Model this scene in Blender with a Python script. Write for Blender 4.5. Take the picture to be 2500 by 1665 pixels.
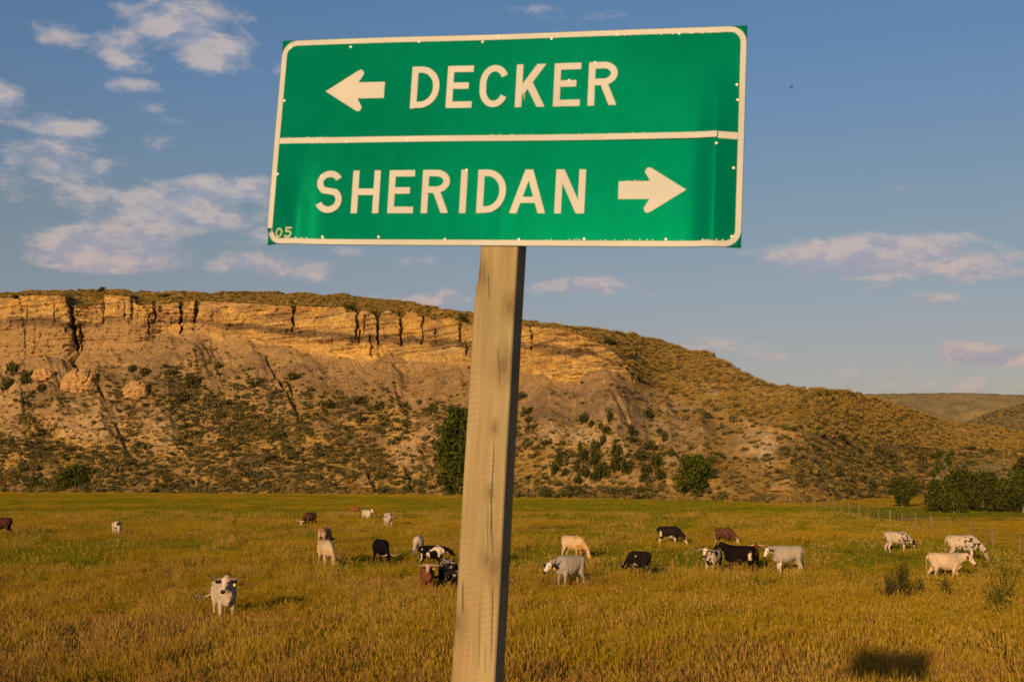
import bpy, bmesh, math, random
import numpy as np
from mathutils import Vector, Matrix, Euler

R = math.radians
scene = bpy.context.scene
for o in list(bpy.data.objects):
    bpy.data.objects.remove(o)
random.seed(7)
rng = np.random.default_rng(11)

# ------------------------------------------------------------------ camera
CAM_H = 4.65                      # eye height above the pasture (the road runs on a bank)
FPX = 3000.0                      # focal length in pixels of the 2500 px wide photograph
HORIZON = 1164.0
PITCH = math.atan((HORIZON - 832.5) / FPX)
cam_d = bpy.data.cameras.new('camera')
cam_d.sensor_width = 36.0
cam_d.lens = 36.0 * FPX / 2500.0
cam_d.clip_start = 0.05
cam_d.clip_end = 8000
cam_d.dof.use_dof = True
cam_d.dof.focus_distance = 70
cam_d.dof.aperture_fstop = 9.0
cam = bpy.data.objects.new('camera', cam_d)
scene.collection.objects.link(cam)
cam.location = (0, 0, CAM_H)
cam.rotation_euler = (R(90) + PITCH, 0, 0)
scene.camera = cam

# ------------------------------------------------------------------ light
SUN_EL = 12.0
SUN_AZ_TRAVEL = 19.7              # light travels forward and 20.5 degrees to the right
sun_d = bpy.data.lights.new('sun', 'SUN')
sun_d.energy = 4.9
sun_d.angle = R(0.8)
sun_d.color = (1.0, 0.68, 0.345)
sun = bpy.data.objects.new('sun', sun_d)
scene.collection.objects.link(sun)
ld = Vector((math.sin(R(SUN_AZ_TRAVEL)) * math.cos(R(SUN_EL)), math.cos(R(SUN_AZ_TRAVEL)) * math.cos(R(SUN_EL)), -math.sin(R(SUN_EL))))
sun.rotation_euler = ld.to_track_quat('-Z', 'Y').to_euler()
sun.location = (-20, -40, 30)

scene.view_settings.view_transform = 'Standard'
scene.view_settings.look = 'None'
scene.view_settings.exposure = 0.0
scene.view_settings.gamma = 1.0
scene.view_settings.use_curve_mapping = False
scene.render.engine = 'CYCLES'
scene.cycles.max_bounces = 6
scene.cycles.diffuse_bounces = 3
scene.cycles.transmission_bounces = 3
scene.cycles.transparent_max_bounces = 4


def px_ray(px, py):
    x = (px - 1250.0) / FPX
    u = (832.5 - py) / FPX
    return np.array([x, math.cos(PITCH) - u * math.sin(PITCH), math.sin(PITCH) + u * math.cos(PITCH)])


def at_depth(px, py, depth):
    r = px_ray(px, py)
    return Vector((r[0] / r[1] * depth, depth, CAM_H + r[2] / r[1] * depth))


def on_field(px, py):
    r = px_ray(px, py)
    d = -CAM_H / r[2]
    return Vector((r[0] * d, r[1] * d, 0.0))


def project(P):
    x, y, z = P[..., 0], P[..., 1], P[..., 2] - CAM_H
    d = y * math.cos(PITCH) + z * math.sin(PITCH)
    u = -y * math.sin(PITCH) + z * math.cos(PITCH)
    return 1250 + FPX * x / d, 832.5 - FPX * u / d


# ------------------------------------------------------------------ node helpers
class NT:
    def __init__(self, tree):
        self.t = tree
        self.n = tree.nodes
        self.l = tree.links

    def node(self, kind, **kw):
        nd = self.n.new(kind)
        for k, v in kw.items():
            setattr(nd, k, v)
        return nd

    def put(self, sock, v):
        if v is None:
            return
        if isinstance(v, bpy.types.NodeSocket):
            self.l.new(v, sock)
        else:
            sock.default_value = v

    def math(self, op, a, b=None, c=None, clamp=False):
        nd = self.node('ShaderNodeMath', operation=op, use_clamp=clamp)
        self.put(nd.inputs[0], a)
        self.put(nd.inputs[1], b)
        self.put(nd.inputs[2], c)
        return nd.outputs[0]

    def vmath(self, op, a, b=None):
        nd = self.node('ShaderNodeVectorMath', operation=op)
        self.put(nd.inputs[0], a)
        self.put(nd.inputs[1], b)
        return nd.outputs['Value'] if op in ('LENGTH', 'DOT_PRODUCT', 'DISTANCE') else nd.outputs[0]

    def comb(self, x, y, z):
        nd = self.node('ShaderNodeCombineXYZ')
        for i, v in enumerate((x, y, z)):
            self.put(nd.inputs[i], v)
        return nd.outputs[0]

    def sep(self, v):
        nd = self.node('ShaderNodeSeparateXYZ')
        self.put(nd.inputs[0], v)
        return nd.outputs

    def mix(self, f, a, b, mode='MIX'):
        nd = self.node('ShaderNodeMix', data_type='RGBA', blend_type=mode)
        self.put(nd.inputs[0], f)
        self.put(nd.inputs[6], rgba(a))
        self.put(nd.inputs[7], rgba(b))
        return nd.outputs[2]

    def noise(self, vec, scale, detail=4.0, rough=0.55, dist=0.0):
        nd = self.node('ShaderNodeTexNoise')
        self.put(nd.inputs['Vector'], vec)
        nd.inputs['Scale'].default_value = scale
        nd.inputs['Detail'].default_value = detail
        nd.inputs['Roughness'].default_value = rough
        nd.inputs['Distortion'].default_value = dist
        return nd.outputs['Fac']

    def smooth(self, v, lo, hi, to_lo=0.0, to_hi=1.0):
        nd = self.node('ShaderNodeMapRange', interpolation_type='SMOOTHSTEP')
        self.put(nd.inputs[0], v)
        for i, q in enumerate((lo, hi, to_lo, to_hi)):
            self.put(nd.inputs[i + 1], q)
        return nd.outputs[0]


def rgba(c):
    if isinstance(c, (tuple, list)) and len(c) == 3:
        return (c[0], c[1], c[2], 1.0)
    return c


def new_mat(name):
    m = bpy.data.materials.new(name)
    m.use_nodes = True
    m.node_tree.nodes.clear()
    nt = NT(m.node_tree)
    out = nt.node('ShaderNodeOutputMaterial')
    return m, nt, out


def principled(nt, out, color, rough=0.8, spec=0.3, bump=None, bstr=0.3, bdist=0.02, metallic=0.0):
    p = nt.node('ShaderNodeBsdfPrincipled')
    nt.put(p.inputs['Base Color'], rgba(color))
    nt.put(p.inputs['Roughness'], rough)
    p.inputs['Specular IOR Level'].default_value = spec
    p.inputs['Metallic'].default_value = metallic
    if bump is not None:
        b = nt.node('ShaderNodeBump')
        b.inputs['Strength'].default_value = bstr
        b.inputs['Distance'].default_value = bdist
        nt.put(b.inputs['Height'], bump)
        nt.l.new(b.outputs[0], p.inputs['Normal'])
    nt.l.new(p.outputs[0], out.inputs['Surface'])
    return p


# ------------------------------------------------------------------ sky with clouds
world = bpy.data.worlds.new('World')
scene.world = world
world.use_nodes = True
world.node_tree.nodes.clear()
wt = NT(world.node_tree)
w_out = wt.node('ShaderNodeOutputWorld')
w_bg = wt.node('ShaderNodeBackground')
w_bg.inputs['Strength'].default_value = 0.085
sky = wt.node('ShaderNodeTexSky')
sky.sky_type = 'NISHITA'
sky.sun_disc = False
sky.sun_elevation = R(SUN_EL)
sky.sun_rotation = R(180 + SUN_AZ_TRAVEL)
sky.altitude = 1100
sky.air_density = 1.0
sky.dust_density = 3.2
sky.ozone_density = 1.6
gen = wt.node('ShaderNodeTexCoord').outputs['Generated']
gx, gy, gz = wt.sep(gen)
az = wt.math('ARCTAN2', gx, gy)
el = wt.math('ARCSINE', gz)
AE = wt.comb(az, el, 0.0)


def px_ae(px, py):
    r = px_ray(px, py)
    return math.atan2(r[0], r[1]), math.asin(r[2] / np.linalg.norm(r))


# (photo x, y, half width, half height, weight)
CLOUDS = [
    (440, 50, 150, 60, .95), (500, 110, 130, 62, 1.0), (150, 78, 75, 34, .75), (290, 105, 70, 40, .7),
    (315, 150, 70, 28, .7), (320, 208, 60, 20, .6), (-10, 250, 60, 50, .8), (150, 312, 105, 27, .95),
    (130, 360, 120, 45, .55), (175, 415, 120, 45, .8), (215, 465, 110, 40, .6), (60, 420, 90, 50, .5), (370, 262, 50, 16, .45),
    (425, 296, 40, 10, .4), (155, 280, 40, 18, .5), (350, 350, 80, 20, .35),
    (420, 510, 215, 60, 1.1), (560, 465, 150, 34, .95), (270, 605, 190, 56, 1.3), (250, 632, 170, 36, 1.4), (620, 575, 60, 24, .6),
    (660, 652, 165, 32, .9), (850, 618, 70, 16, .6), (1010, 640, 70, 14, .5), (1040, 735, 150, 26, .8), (1430, 698, 150, 22, .85),
    (1560, 715, 60, 9, .4), (2140, 618, 270, 44, 1.35), (2210, 648, 260, 32, 1.2), (2000, 600, 120, 22, .5), (2370, 670, 120, 24, .75), (1860, 638, 40, 16, .5), (2250, 735, 90, 17, .6),
    (2140, 702, 50, 12, .4), (2350, 862, 60, 26, 1.1), (2440, 872, 80, 24, 1.3), (2300, 905, 260, 26, .45), (2180, 930, 300, 22, .4), (2430, 935, 160, 26, .4),
    (1740, 830, 70, 18, .5), (1830, 880, 170, 26, .38), (1700, 850, 160, 18, .3), (2200, 460, 60, 10, .35), (1350, 30, 160, 18, .25), (700, 160, 40, 20, .4),
]
mask = None
for (cx, cy, hw, hh, wgt) in CLOUDS:
    a0, e0 = px_ae(cx, cy)
    d = wt.vmath('SUBTRACT', AE, (a0, e0, 0))
    d = wt.vmath('MULTIPLY', d, (FPX / (hw * 1.22), FPX / (hh * 1.30), 0))
    ln = wt.vmath('LENGTH', d)
    v = wt.math('MULTIPLY_ADD', wt.math('POWER', ln, 1.7), -wgt, wgt)
    mask = v if mask is None else wt.math('SMOOTH_MAX', mask, v, 0.12)
mask = wt.math('MAXIMUM', mask, -0.3)
# the rest of the sky carries the same kind of scattered cloud
elsewhere = wt.math('SUBTRACT', wt.noise(wt.vmath('MULTIPLY', AE, (2.2, 6.0, 0)), 1.0, 2.0), 0.42)
inframe = wt.smooth(wt.math('ABSOLUTE', az), 0.42, 0.62)
inframe2 = wt.smooth(el, 0.40, 0.55)
elsew = wt.math('MULTIPLY', elsewhere, wt.math('MAXIMUM', inframe, inframe2))
mask = wt.math('MAXIMUM', mask, wt.math('MULTIPLY_ADD', elsew, 2.2, -0.3))
CV = wt.vmath('MULTIPLY', AE, (1.0, 2.0, 1.0))
warp = wt.node('ShaderNodeTexNoise')
wt.put(warp.inputs['Vector'], CV)
warp.inputs['Scale'].default_value = 14
warp.inputs['Detail'].default_value = 3
CVw = wt.vmath('ADD', CV, wt.vmath('MULTIPLY', wt.vmath('SUBTRACT', warp.outputs['Color'], (.5, .5, .5)), (.025, .025, .0)))
n1 = wt.noise(CVw, 27.0, 10.0, 0.61)
n2 = wt.noise(wt.vmath('ADD', CVw, (-0.006, 0.020, 0)), 27.0, 10.0, 0.61)
field1 = wt.math('MULTIPLY_ADD', wt.math('SUBTRACT', n1, 0.5), 2.3, mask)
dens = wt.smooth(field1, 0.10, 1.0)
shade = wt.smooth(wt.math('SUBTRACT', n1, n2), -0.10, 0.12)
lowf = wt.smooth(el, 0.09, 0.24)
c_hi = wt.mix(lowf, (7.2, 5.1, 4.4), (7.2, 6.0, 5.5))
c_lo = wt.mix(lowf, (4.2, 3.65, 4.35), (4.6, 4.5, 5.4))
c_cloud = wt.mix(shade, c_lo, c_hi)
thick = wt.math('MULTIPLY', dens, 0.72)
sky_c = wt.node('ShaderNodeHueSaturation')
sky_c.inputs['Saturation'].default_value = 1.0
wt.l.new(sky.outputs[0], sky_c.inputs['Color'])
ramp = wt.node('ShaderNodeValToRGB')       # dusty air: warmer and greyer towards the horizon
wt.put(ramp.inputs[0], wt.math('MULTIPLY', el, 2.0))
er = ramp.color_ramp
er.elements[0].position, er.elements[0].color = 0.0, (1.06, .80, .76, 1)
er.elements[1].position, er.elements[1].color = 0.80, (.88, 1.08, 1.22, 1)
for pos_, col_ in ((.22, (1.12, .83, .78, 1)), (.42, (1.10, .96, .86, 1)), (.60, (.98, 1.03, 1.10, 1))):
    q_ = er.elements.new(pos_)
    q_.color = col_
sky_t = wt.vmath('MULTIPLY', sky_c.outputs[0], ramp.outputs[0])
w_col = wt.mix(thick, sky_t, c_cloud)
wt.l.new(w_col, w_bg.inputs['Color'])
wt.l.new(w_bg.outputs[0], w_out.inputs['Surface'])

# ------------------------------------------------------------------ object helpers
COL = scene.collection


def tag(o, label=None, cat=None, group=None, kind=None):
    if label:
        o['label'] = label
    if cat:
        o['category'] = cat
    if group:
        o['group'] = group
    if kind:
        o['kind'] = kind
    return o


def empty(name, loc, rot=(0, 0, 0), scale=1.0):
    o = bpy.data.objects.new(name, None)
    o.empty_display_size = 0.2
    COL.objects.link(o)
    o.location = loc
    o.rotation_euler = rot
    o.scale = (scale, scale, scale)
    return o


def mesh_obj(name, verts, faces, mat, parent=None, smooth=False, link=True):
    me = bpy.data.meshes.new(name)
    me.from_pydata([tuple(v) for v in verts], [], faces)
    me.update()
    if smooth:
        me.polygons.foreach_set('use_smooth', [True] * len(me.polygons))
    if mat:
        me.materials.append(mat)
    o = bpy.data.objects.new(name, me)
    if link:
        COL.objects.link(o)
    if parent:
        o.parent = parent
    return o


def np_mesh(name, verts, quads):
    me = bpy.data.meshes.new(name)
    nv, nf = len(verts), len(quads)
    me.vertices.add(nv)
    me.vertices.foreach_set('co', np.ascontiguousarray(verts, dtype=np.float32).ravel())
    me.loops.add(nf * 4)
    me.loops.foreach_set('vertex_index', np.ascontiguousarray(quads, dtype=np.int32).ravel())
    me.polygons.add(nf)
    me.polygons.foreach_set('loop_start', np.arange(0, nf * 4, 4, dtype=np.int32))
    me.update(calc_edges=True)
    me.validate()
    return me


def set_color(me, name, cols):
    a = me.attributes.new(name, 'FLOAT_COLOR', 'POINT')
    c = np.ones((len(me.vertices), 4), dtype=np.float32)
    c[:, :3] = cols
    a.data.foreach_set('color', c.ravel())


# vectorised gradient noise
_perm = np.random.default_rng(3).permutation(256)
_perm = np.concatenate([_perm, _perm, _perm])
_grad = np.random.default_rng(4).normal(size=(256, 3))
_grad /= np.linalg.norm(_grad, axis=1)[:, None]


def pn(x, y, z=0.0):
    x, y, z = np.broadcast_arrays(np.asarray(x, float), np.asarray(y, float), np.asarray(z, float))
    xi, yi, zi = np.floor(x).astype(int), np.floor(y).astype(int), np.floor(z).astype(int)
    xf, yf, zf = x - xi, y - yi, z - zi
    u, v, w = [t * t * t * (t * (t * 6 - 15) + 10) for t in (xf, yf, zf)]
    res = 0.0
    for dx in (0, 1):
        for dy in (0, 1):
            for dz in (0, 1):
                h = _perm[(_perm[(_perm[(xi + dx) & 255] + yi + dy) & 255] + zi + dz) & 255]
                g = _grad[h]
                dot = g[..., 0] * (xf - dx) + g[..., 1] * (yf - dy) + g[..., 2] * (zf - dz)
                res = res + dot * (u if dx else 1 - u) * (v if dy else 1 - v) * (w if dz else 1 - w)
    return res * 1.6


def fbm(x, y, z=0.0, octv=4, gain=0.5, lac=2.03):
    s, a, f = 0.0, 1.0, 1.0
    for i in range(octv):
        s = s + a * pn(np.asarray(x) * f + 17.3 * i, np.asarray(y) * f - 9.1 * i, np.asarray(z) * f + 3.7 * i)
        a *= gain
        f *= lac
    return s


def ridge(x, y, z=0.0, octv=3):
    s, a, f = 0.0, 1.0, 1.0
    for i in range(octv):
        s = s + a * (1 - 2 * np.abs(pn(np.asarray(x) * f + 31.3 * i, np.asarray(y) * f + 5.1 * i, z)))
        a *= 0.5
        f *= 2.1
    return s


def sstep(e0, e1, x):
    t = np.clip((x - e0) / (e1 - e0), 0, 1)
    return t * t * (3 - 2 * t)


def lerp3(a, b, t):
    a, b = np.asarray(a, float), np.asarray(b, float)
    t = np.asarray(t)[..., None]
    return a * (1 - t) + b * t


# ------------------------------------------------------------------ ground sheet
def ground_mat():
    m, nt, out = new_mat('pasture_soil')
    pos = nt.node('ShaderNodeNewGeometry').outputs['Position']
    n = nt.noise(pos, 0.06, 5, 0.6)
    n2 = nt.noise(pos, 1.7, 4, 0.6)
    c = nt.mix(nt.smooth(n, 0.4, 0.6), (.13, .10, .03), (.09, .085, .02))
    c = nt.mix(nt.math('MULTIPLY', n2, 0.6), c, (.17, .115, .045))
    principled(nt, out, c, 0.95, 0.1, n2, 0.5, 0.1)
    return m


M_GROUND = ground_mat()
gxs = np.unique(np.concatenate([np.linspace(-4000, -150, 14), np.linspace(-150, 150, 61), np.linspace(150, 4000, 14)]))
gys = np.unique(np.concatenate([np.linspace(-400, -20, 6), np.linspace(-20, 40, 61), np.linspace(40, 500, 24), np.linspace(500, 6000, 12)]))
GX, GY = np.meshgrid(gxs, gys)


def bank(x, y):
    e = y + 1.2 * np.sin(x * 0.13) * 0.5
    t = np.clip((18.0 - e) / 12.0, 0, 1)
    return 3.05 * (t * t * (3 - 2 * t) * 0.55 + t * 0.45)


GZ = bank(GX, GY)
nx, ny = len(gxs), len(gys)
ii = np.arange(nx * ny).reshape(ny, nx)
quads = np.stack([ii[:-1, :-1], ii[:-1, 1:], ii[1:, 1:], ii[1:, :-1]], -1).reshape(-1, 4)
me = np_mesh('ground', np.stack([GX, GY, GZ], -1).reshape(-1, 3), quads)
me.materials.append(M_GROUND)
ground = bpy.data.objects.new('ground', me)
COL.objects.link(ground)
tag(ground, 'flat pasture ground running from the road bank to the hill', 'ground', kind='structure')


# ------------------------------------------------------------------ hillside
def curve(pts):
    a = np.array(pts, float)
    return lambda x: np.interp(x, a[:, 0], a[:, 1])


def smooth1(y, k):
    ker = np.hanning(k + 2)[1:-1]
    ker /= ker.sum()
    return np.convolve(np.pad(y, k // 2, mode='edge'), ker, 'valid')[:len(y)]


y_crest = curve([(-600, 735), (-100, 722), (0, 719), (80, 712), (240, 712), (372, 714), (531, 720), (743, 721), (876, 729), (1008, 742), (1062, 756), (1149, 769), (1276, 785),
                 (1379, 800), (1505, 814), (1620, 837), (1752, 869), (1798, 903), (1884, 938), (1952, 952), (2090, 963), (2150, 980), (2199, 993), (2273, 1021), (2400, 1045), (2600, 1058), (3100, 1070)])
y_rim = curve([(-600, 750), (-100, 730), (0, 728), (60, 722), (130, 723), (165, 748), (180, 752), (230, 746), (240, 722), (300, 724), (322, 748), (400, 742), (470, 736), (580, 741), (710, 750), (760, 750), (840, 752), (866, 766), (885, 757), (915, 776),
               (940, 758), (975, 776), (1005, 757), (1030, 778), (1045, 780), (1120, 778), (1140, 795), (1200, 790), (1276, 795), (1385, 810), (1448, 830), (1510, 868), (1545, 905), (1565, 928), (1700, 985), (1900, 1045), (2100, 1082), (2300, 1098), (3100, 1115)])
y_foot = curve([(-600, 860), (-40, 870), (0, 882), (150, 885), (190, 848), (340, 842), (375, 817), (460, 810), (500, 812), (530, 828), (610, 833), (690, 846), (790, 862), (875, 873), (980, 880), (1140, 888), (1276, 905),
                (1350, 926), (1410, 928), (1440, 905), (1517, 912), (1545, 926), (1565, 932), (1700, 988), (1900, 1048), (2100, 1085), (2300, 1101), (3100, 1118)])
y_base = curve([(-600, 1200), (0, 1203), (1000, 1209), (1300, 1217), (1700, 1224), (1950, 1229), (2100, 1219), (2300, 1208), (3100, 1202)])
NC = 1680
PX = np.linspace(-400, 2900, NC)
crest, rim, foot, base = [smooth1(f(PX), k) for f, k in ((y_crest, 15), (y_rim, 5), (y_foot, 7), (y_base, 41))]
foot = np.maximum(foot, rim + 2)
cosP = math.cos(PITCH)
tA = (PX - 1250) / FPX / 1.0          # tangent of azimuth at the horizon line
tA = tA / (cosP + (HORIZON - 832.5) / FPX * math.sin(PITCH))


def tan_el(y):
    u = (832.5 - y) / FPX
    return (math.sin(PITCH) + u * cosP) / (cosP - u * math.sin(PITCH))


tb, tf, tr, tc = [tan_el(v) for v in (base, foot, rim, crest)]
Db = -CAM_H / tb
Db = smooth1(Db, 61)
left = 1 - sstep(1480, 1640, PX)
m1 = 0.62 * left + 0.36 * (1 - left) - 0.16 * sstep(1950, 2350, PX)
Df = (Db + CAM_H / m1) / (1 - tf / m1)
Df = smooth1(Df, 31)
mcl = 3.2 * left + 0.5 * (1 - left)
Dr = Df * (mcl - tf) / (mcl - tr)
mtop = 0.26 * left + 0.30 * (1 - left)
Dc = Dr * (mtop - tr) / (mtop - tc)
Dc = np.clip(Dc, Dr + 18, Dr + 160)
Dc = smooth1(Dc, 41)
Zf = CAM_H + Df * tf
Zr = CAM_H + Dr * tr
Zc = CAM_H + Dc * tc
# rows
s1 = np.linspace(0, 1, 190)
s2 = np.linspace(0, 1, 96)[1:]
s3 = np.linspace(0, 1, 56)[1:]
rowsD, rowsZ, seg, par = [], [], [], []
for s in s1:
    rowsD.append(Db + (Df - Db) * s)
    rowsZ.append(Zf * (0.72 * s + 0.28 * s * s))
    seg.append(0)
    par.append(s)
for s in s2:
    rowsD.append(Df + (Dr - Df) * s)
    rowsZ.append(Zf + (Zr - Zf) * s)
    seg.append(1)
    par.append(s)
for s in s3:
    rowsD.append(Dr + (Dc - Dr) * s)
    rowsZ.append(Zr + (Zc - Zr) * (1.25 * s - 0.25 * s * s))
    seg.append(2)
    par.append(s)
for k, (dd, dz) in enumerate(((25, -3), (70, -14), (160, -40))):
    rowsD.append(Dc + dd)
    rowsZ.append(np.maximum(Zc + dz, -1))
    seg.append(3)
    par.append(k / 3)
DD, ZZ = np.array(rowsD), np.array(rowsZ)
SEG, PAR = np.array(seg)[:, None], np.array(par)[:, None]
NR = len(seg)
U = (tA * Df)[None, :] * np.ones((NR, 1))
pxg = PX[None, :] * np.ones((NR, 1))
# slope distance measured up from the base
W_ = ZZ * 1.6
cl = np.clip(left[None, :], 0, 1)
tal = (SEG == 0) * 1.0
cli = (SEG == 1) * 1.0
top = (SEG >= 2) * 1.0
edge0 = sstep(0.0, 0.10, PAR) * tal + cli + top
# --- talus relief
sk = U + (0.30 + .10 * pn(U / 60.0, 2.2)) * W_ + 5 * fbm(U / 25.0, W_ / 25.0, 44.0, 2)                  # gullies run down and to the right
g1 = ridge(sk / 26.0, W_ / 120.0, 1.3, 2)
g2 = ridge(sk / 9.0, W_ / 60.0, 4.3, 2)
g3 = ridge(sk / 2.6, W_ / 30.0, 7.3, 2)
lump = fbm(U / 16.0, W_ / 14.0, 2.0, 4)
up = sstep(0.25, 0.95, PAR)
disp = tal * edge0 * ((-g1 * 1.1 - g2 * 0.75 - g3 * (0.18 + 0.50 * up)) * (0.4 + 0.6 * cl) * (0.65 + .6 * fbm(U / 30.0, W_ / 30.0, 55.0, 2)) + lump * 1.5 + fbm(U / 4.0, W_ / 4.0, 56.0, 3) * .45)
# individual fans that stand out from the slope (photo x, half width, strength, lower reach)
for (cx, hw, amp, lo) in ((100, 150, 5.0, .35), (460, 55, 3.0, .55), (605, 70, 3.0, .6), (945, 95, 6.0, .35), (1165, 60, 4, .5), (1330, 80, 3.5, .3), (1480, 100, 2.6, .2), (30, 60, 3, .1), (220, 70, 3, .1), (390, 60, 2.5, .1), (1700, 70, 4, .05), (1620, 60, 3, .05)):
    x0 = cx + (1 - PAR) * hw * 0.6
    g = np.clip(1 - np.abs(pxg - x0) / (hw * (1.15 - 0.6 * PAR)), 0, 1)
    disp += tal * edge0 * amp * g ** 1.2 * sstep(lo, lo + .3, PAR) * (0.35 + 0.65 * sstep(1.0, .8, PAR) if hw < 90 else 1.0)
# single sharp gullies (x at top, x at bottom, s top, s bottom, depth)
GULLY = ((165, 245, .99, .68, 4.5), (1600, 1740, .55, .10, 3.2), (1025, 1050, .42, .24, 3.0), (640, 720, .95, .62, 2.5), (880, 925, .30, .05, 2.6), (990, 1010, .28, .05, 2.4), (280, 330, .5, .25, 2.4), (700, 730, .8, .55, 2.4), (1480, 1545, .9, .6, 2.0), (1690, 1745, .34, .05, 3.0))
for (xt, xb, st, sb, dep) in GULLY:
    xs = xt + (xb - xt) * (st - PAR) / (st - sb) + 5 * pn(PAR * 22, xt * .1)
    win = sstep(sb - .03, sb + .03, PAR) * sstep(st + .03, st - .03, PAR)
    disp -= tal * dep * np.exp(-((pxg - xs) / 5.0) ** 2) * win
# --- cliff relief
zc = ZZ - 0.012 * U + 0.5 * fbm(U / 18.0, ZZ / 9.0, 5.0, 2)
strata = fbm(zc * 0.42, U / 90.0, 1.0, 3) * 1.2 + fbm(zc * 1.5, U / 40.0, 3.0, 2) * 0.75 + np.sign(pn(zc * 1.1, U / 25.0, 77.0)) * .38
butt = fbm(U / 20.0, ZZ / 70.0, 9.0, 2) * 1.6
flute = -np.clip(ridge(U / 7.0, ZZ / 22.0, 2.2, 2) - 0.35, 0, 9) * 0.7
crag = fbm(U / 3.0, ZZ / 2.2, 6.0, 4) * 0.95
blocks = np.sign(pn(U / 3.4, zc / 2.0, 8.0)) * 0.28 + np.sign(pn(U / 1.6, zc / 1.1, 18.0)) * 0.14
cl_d = strata + butt + flute + crag + blocks
seam_c = np.interp(PX, [-600, 0, 130, 240, 400, 480, 690, 880, 1000, 1150, 1300, 1450, 1500], [.62, .62, .60, .52, .40, .38, .37, .42, .46, .47, .6, .62, .6])[None, :]
seam_c = seam_c + 0.035 * pn(PX / 60.0, 3.3)[None, :]
seam = np.exp(-(np.abs(PAR - seam_c) / 0.085) ** 3) * cli * (0.55 + .45 * sstep(-.5, .1, fbm(U / 8.0, 1.1, 61.0, 2)))
cl_d -= 1.1 * seam
cap = sstep(0.80, 0.86, PAR) * cli
capmask = sstep(-.25, .1, fbm(PX / 90.0, 1.7, 0, 2))[None, :]
cl_d += cap * capmask * (0.9 + 0.7 * pn(U / 3.0, zc * 1.3, 4.0))
CLEFT = ((168, 9, 8.0, .05, 1.25, -26), (184, 5, 4, .0, .6, -10), (237, 4, 2.4, .45, 1.1, 0), (292, 3, 1.8, .55, .95, -5), (311, 4, 3.0, .6, 1.1, -6), (366, 5, 3.5, .5, 1.1, 0), (352, 4, 2.6, .1, .6, -8),
         (430, 5.5, 9.0, -.1, 1.2, 3), (466, 7, 7.0, .35, 1.2, 6), (508, 3, 2.5, .4, .8, 0), (708, 4.2, 7.5, .42, 1.1, 2), (867, 4.5, 6.0, .45, 1.15, 4), (873, 3, 4.0, .30, .8, 0), (885, 2.5, 3, .5, .9, 0), (918, 4.5, 7.5, .36, 1.15, 2), (977, 4.5, 7.0, .38, 1.15, 1),
         (901, 3.2, 5.0, .05, .5, 5), (1028, 3.5, 6.0, .4, 1.1, 1), (1062, 2.4, 3, .42, .9, -5), (1124, 5, 5.0, .5, 1.2, -6), (1138, 5, 4.5, .25, .62, 5), (1296, 3.0, 4.5, .55, 1.0, 1), (48, 2.4, 1.2, .0, .9, 0), (118, 3.0, 2.0, .55, 1.0, -14), (-80, 6, 6, .1, 1.1, 0), (-210, 6, 6, .1, 1.1, 0), (1545, 5, 4, -.1, .9, -6))
rc = random.Random(21)
MINOR = [(rc.uniform(330, 1500), rc.uniform(1.6, 2.8), rc.uniform(.5, 1.5), rc.uniform(.0, .75), 0, rc.uniform(-8, 8)) for _ in range(85)]
CLEFT = tuple(CLEFT) + tuple((a, b, c, d, d + rc.uniform(.12, .4), f) for a, b, c, d, e, f in MINOR)
CRK = np.zeros((NR, NC))
for (cx, wd, dep, lo, hi, sl) in CLEFT:
    xs = cx + sl * (PAR - .5) + 6.0 * pn(PAR * 4.0, cx * .37) + 3.5 * pn(PAR * 13.0, cx * .11)
    wv = wd * .66 * (0.45 + 0.55 * PAR) * (1 + .75 * pn(PAR * 9, cx * .9))
    g = np.exp(-np.clip(np.abs(pxg - xs) / wv, 0, 9) ** 2.6)
    win = sstep(lo - .07, lo + .07, PAR) * (1 - sstep(hi - .1, hi + .05, PAR)) if hi < 1.05 else sstep(lo - .07, lo + .07, PAR)
    dep *= .8
    disp -= cli * cl * dep * g * win
    CRK = np.maximum(CRK, cli * cl * g * win)
    if hi > 1.05:
        disp -= (SEG == 2) * cl * dep * 0.75 * g[-60 - 3:, :][:1] * sstep(.45, .0, PAR)
disp += cli * cl * cl_d * sstep(0.0, 0.10, PAR) * 1.0
# undercut hollows below the cliff
for (cx, sy, hw, hh, dep) in ((1385, .04, 42, .05, 3.2), (840, .03, 30, .06, 3.0), (1150, .93, 26, .05, 3.0)):
    pr = PAR if sy < .5 else PAR
    selm = cli if sy < .5 else tal
    disp -= selm * dep * np.exp(-((pxg - cx) / hw) ** 4 - ((pr - sy) / (hh * 1.6)) ** 2)
# --- top
disp += (SEG == 2) * (fbm(U / 12.0, DD / 10.0, 3.0, 4) * 1.0) * sstep(0, .2, PAR)
Dn = DD - disp * np.where(SEG == 1, 0.96, np.where(SEG == 0, 0.62, 0.25))
Zn = ZZ + disp * np.where(SEG == 1, 0.10, np.where(SEG == 0, 0.62, 0.9))
Zn[0, :] = -0.4
XN = tA[None, :] * Dn
HV = np.stack([XN, Dn, Zn], -1)

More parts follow.
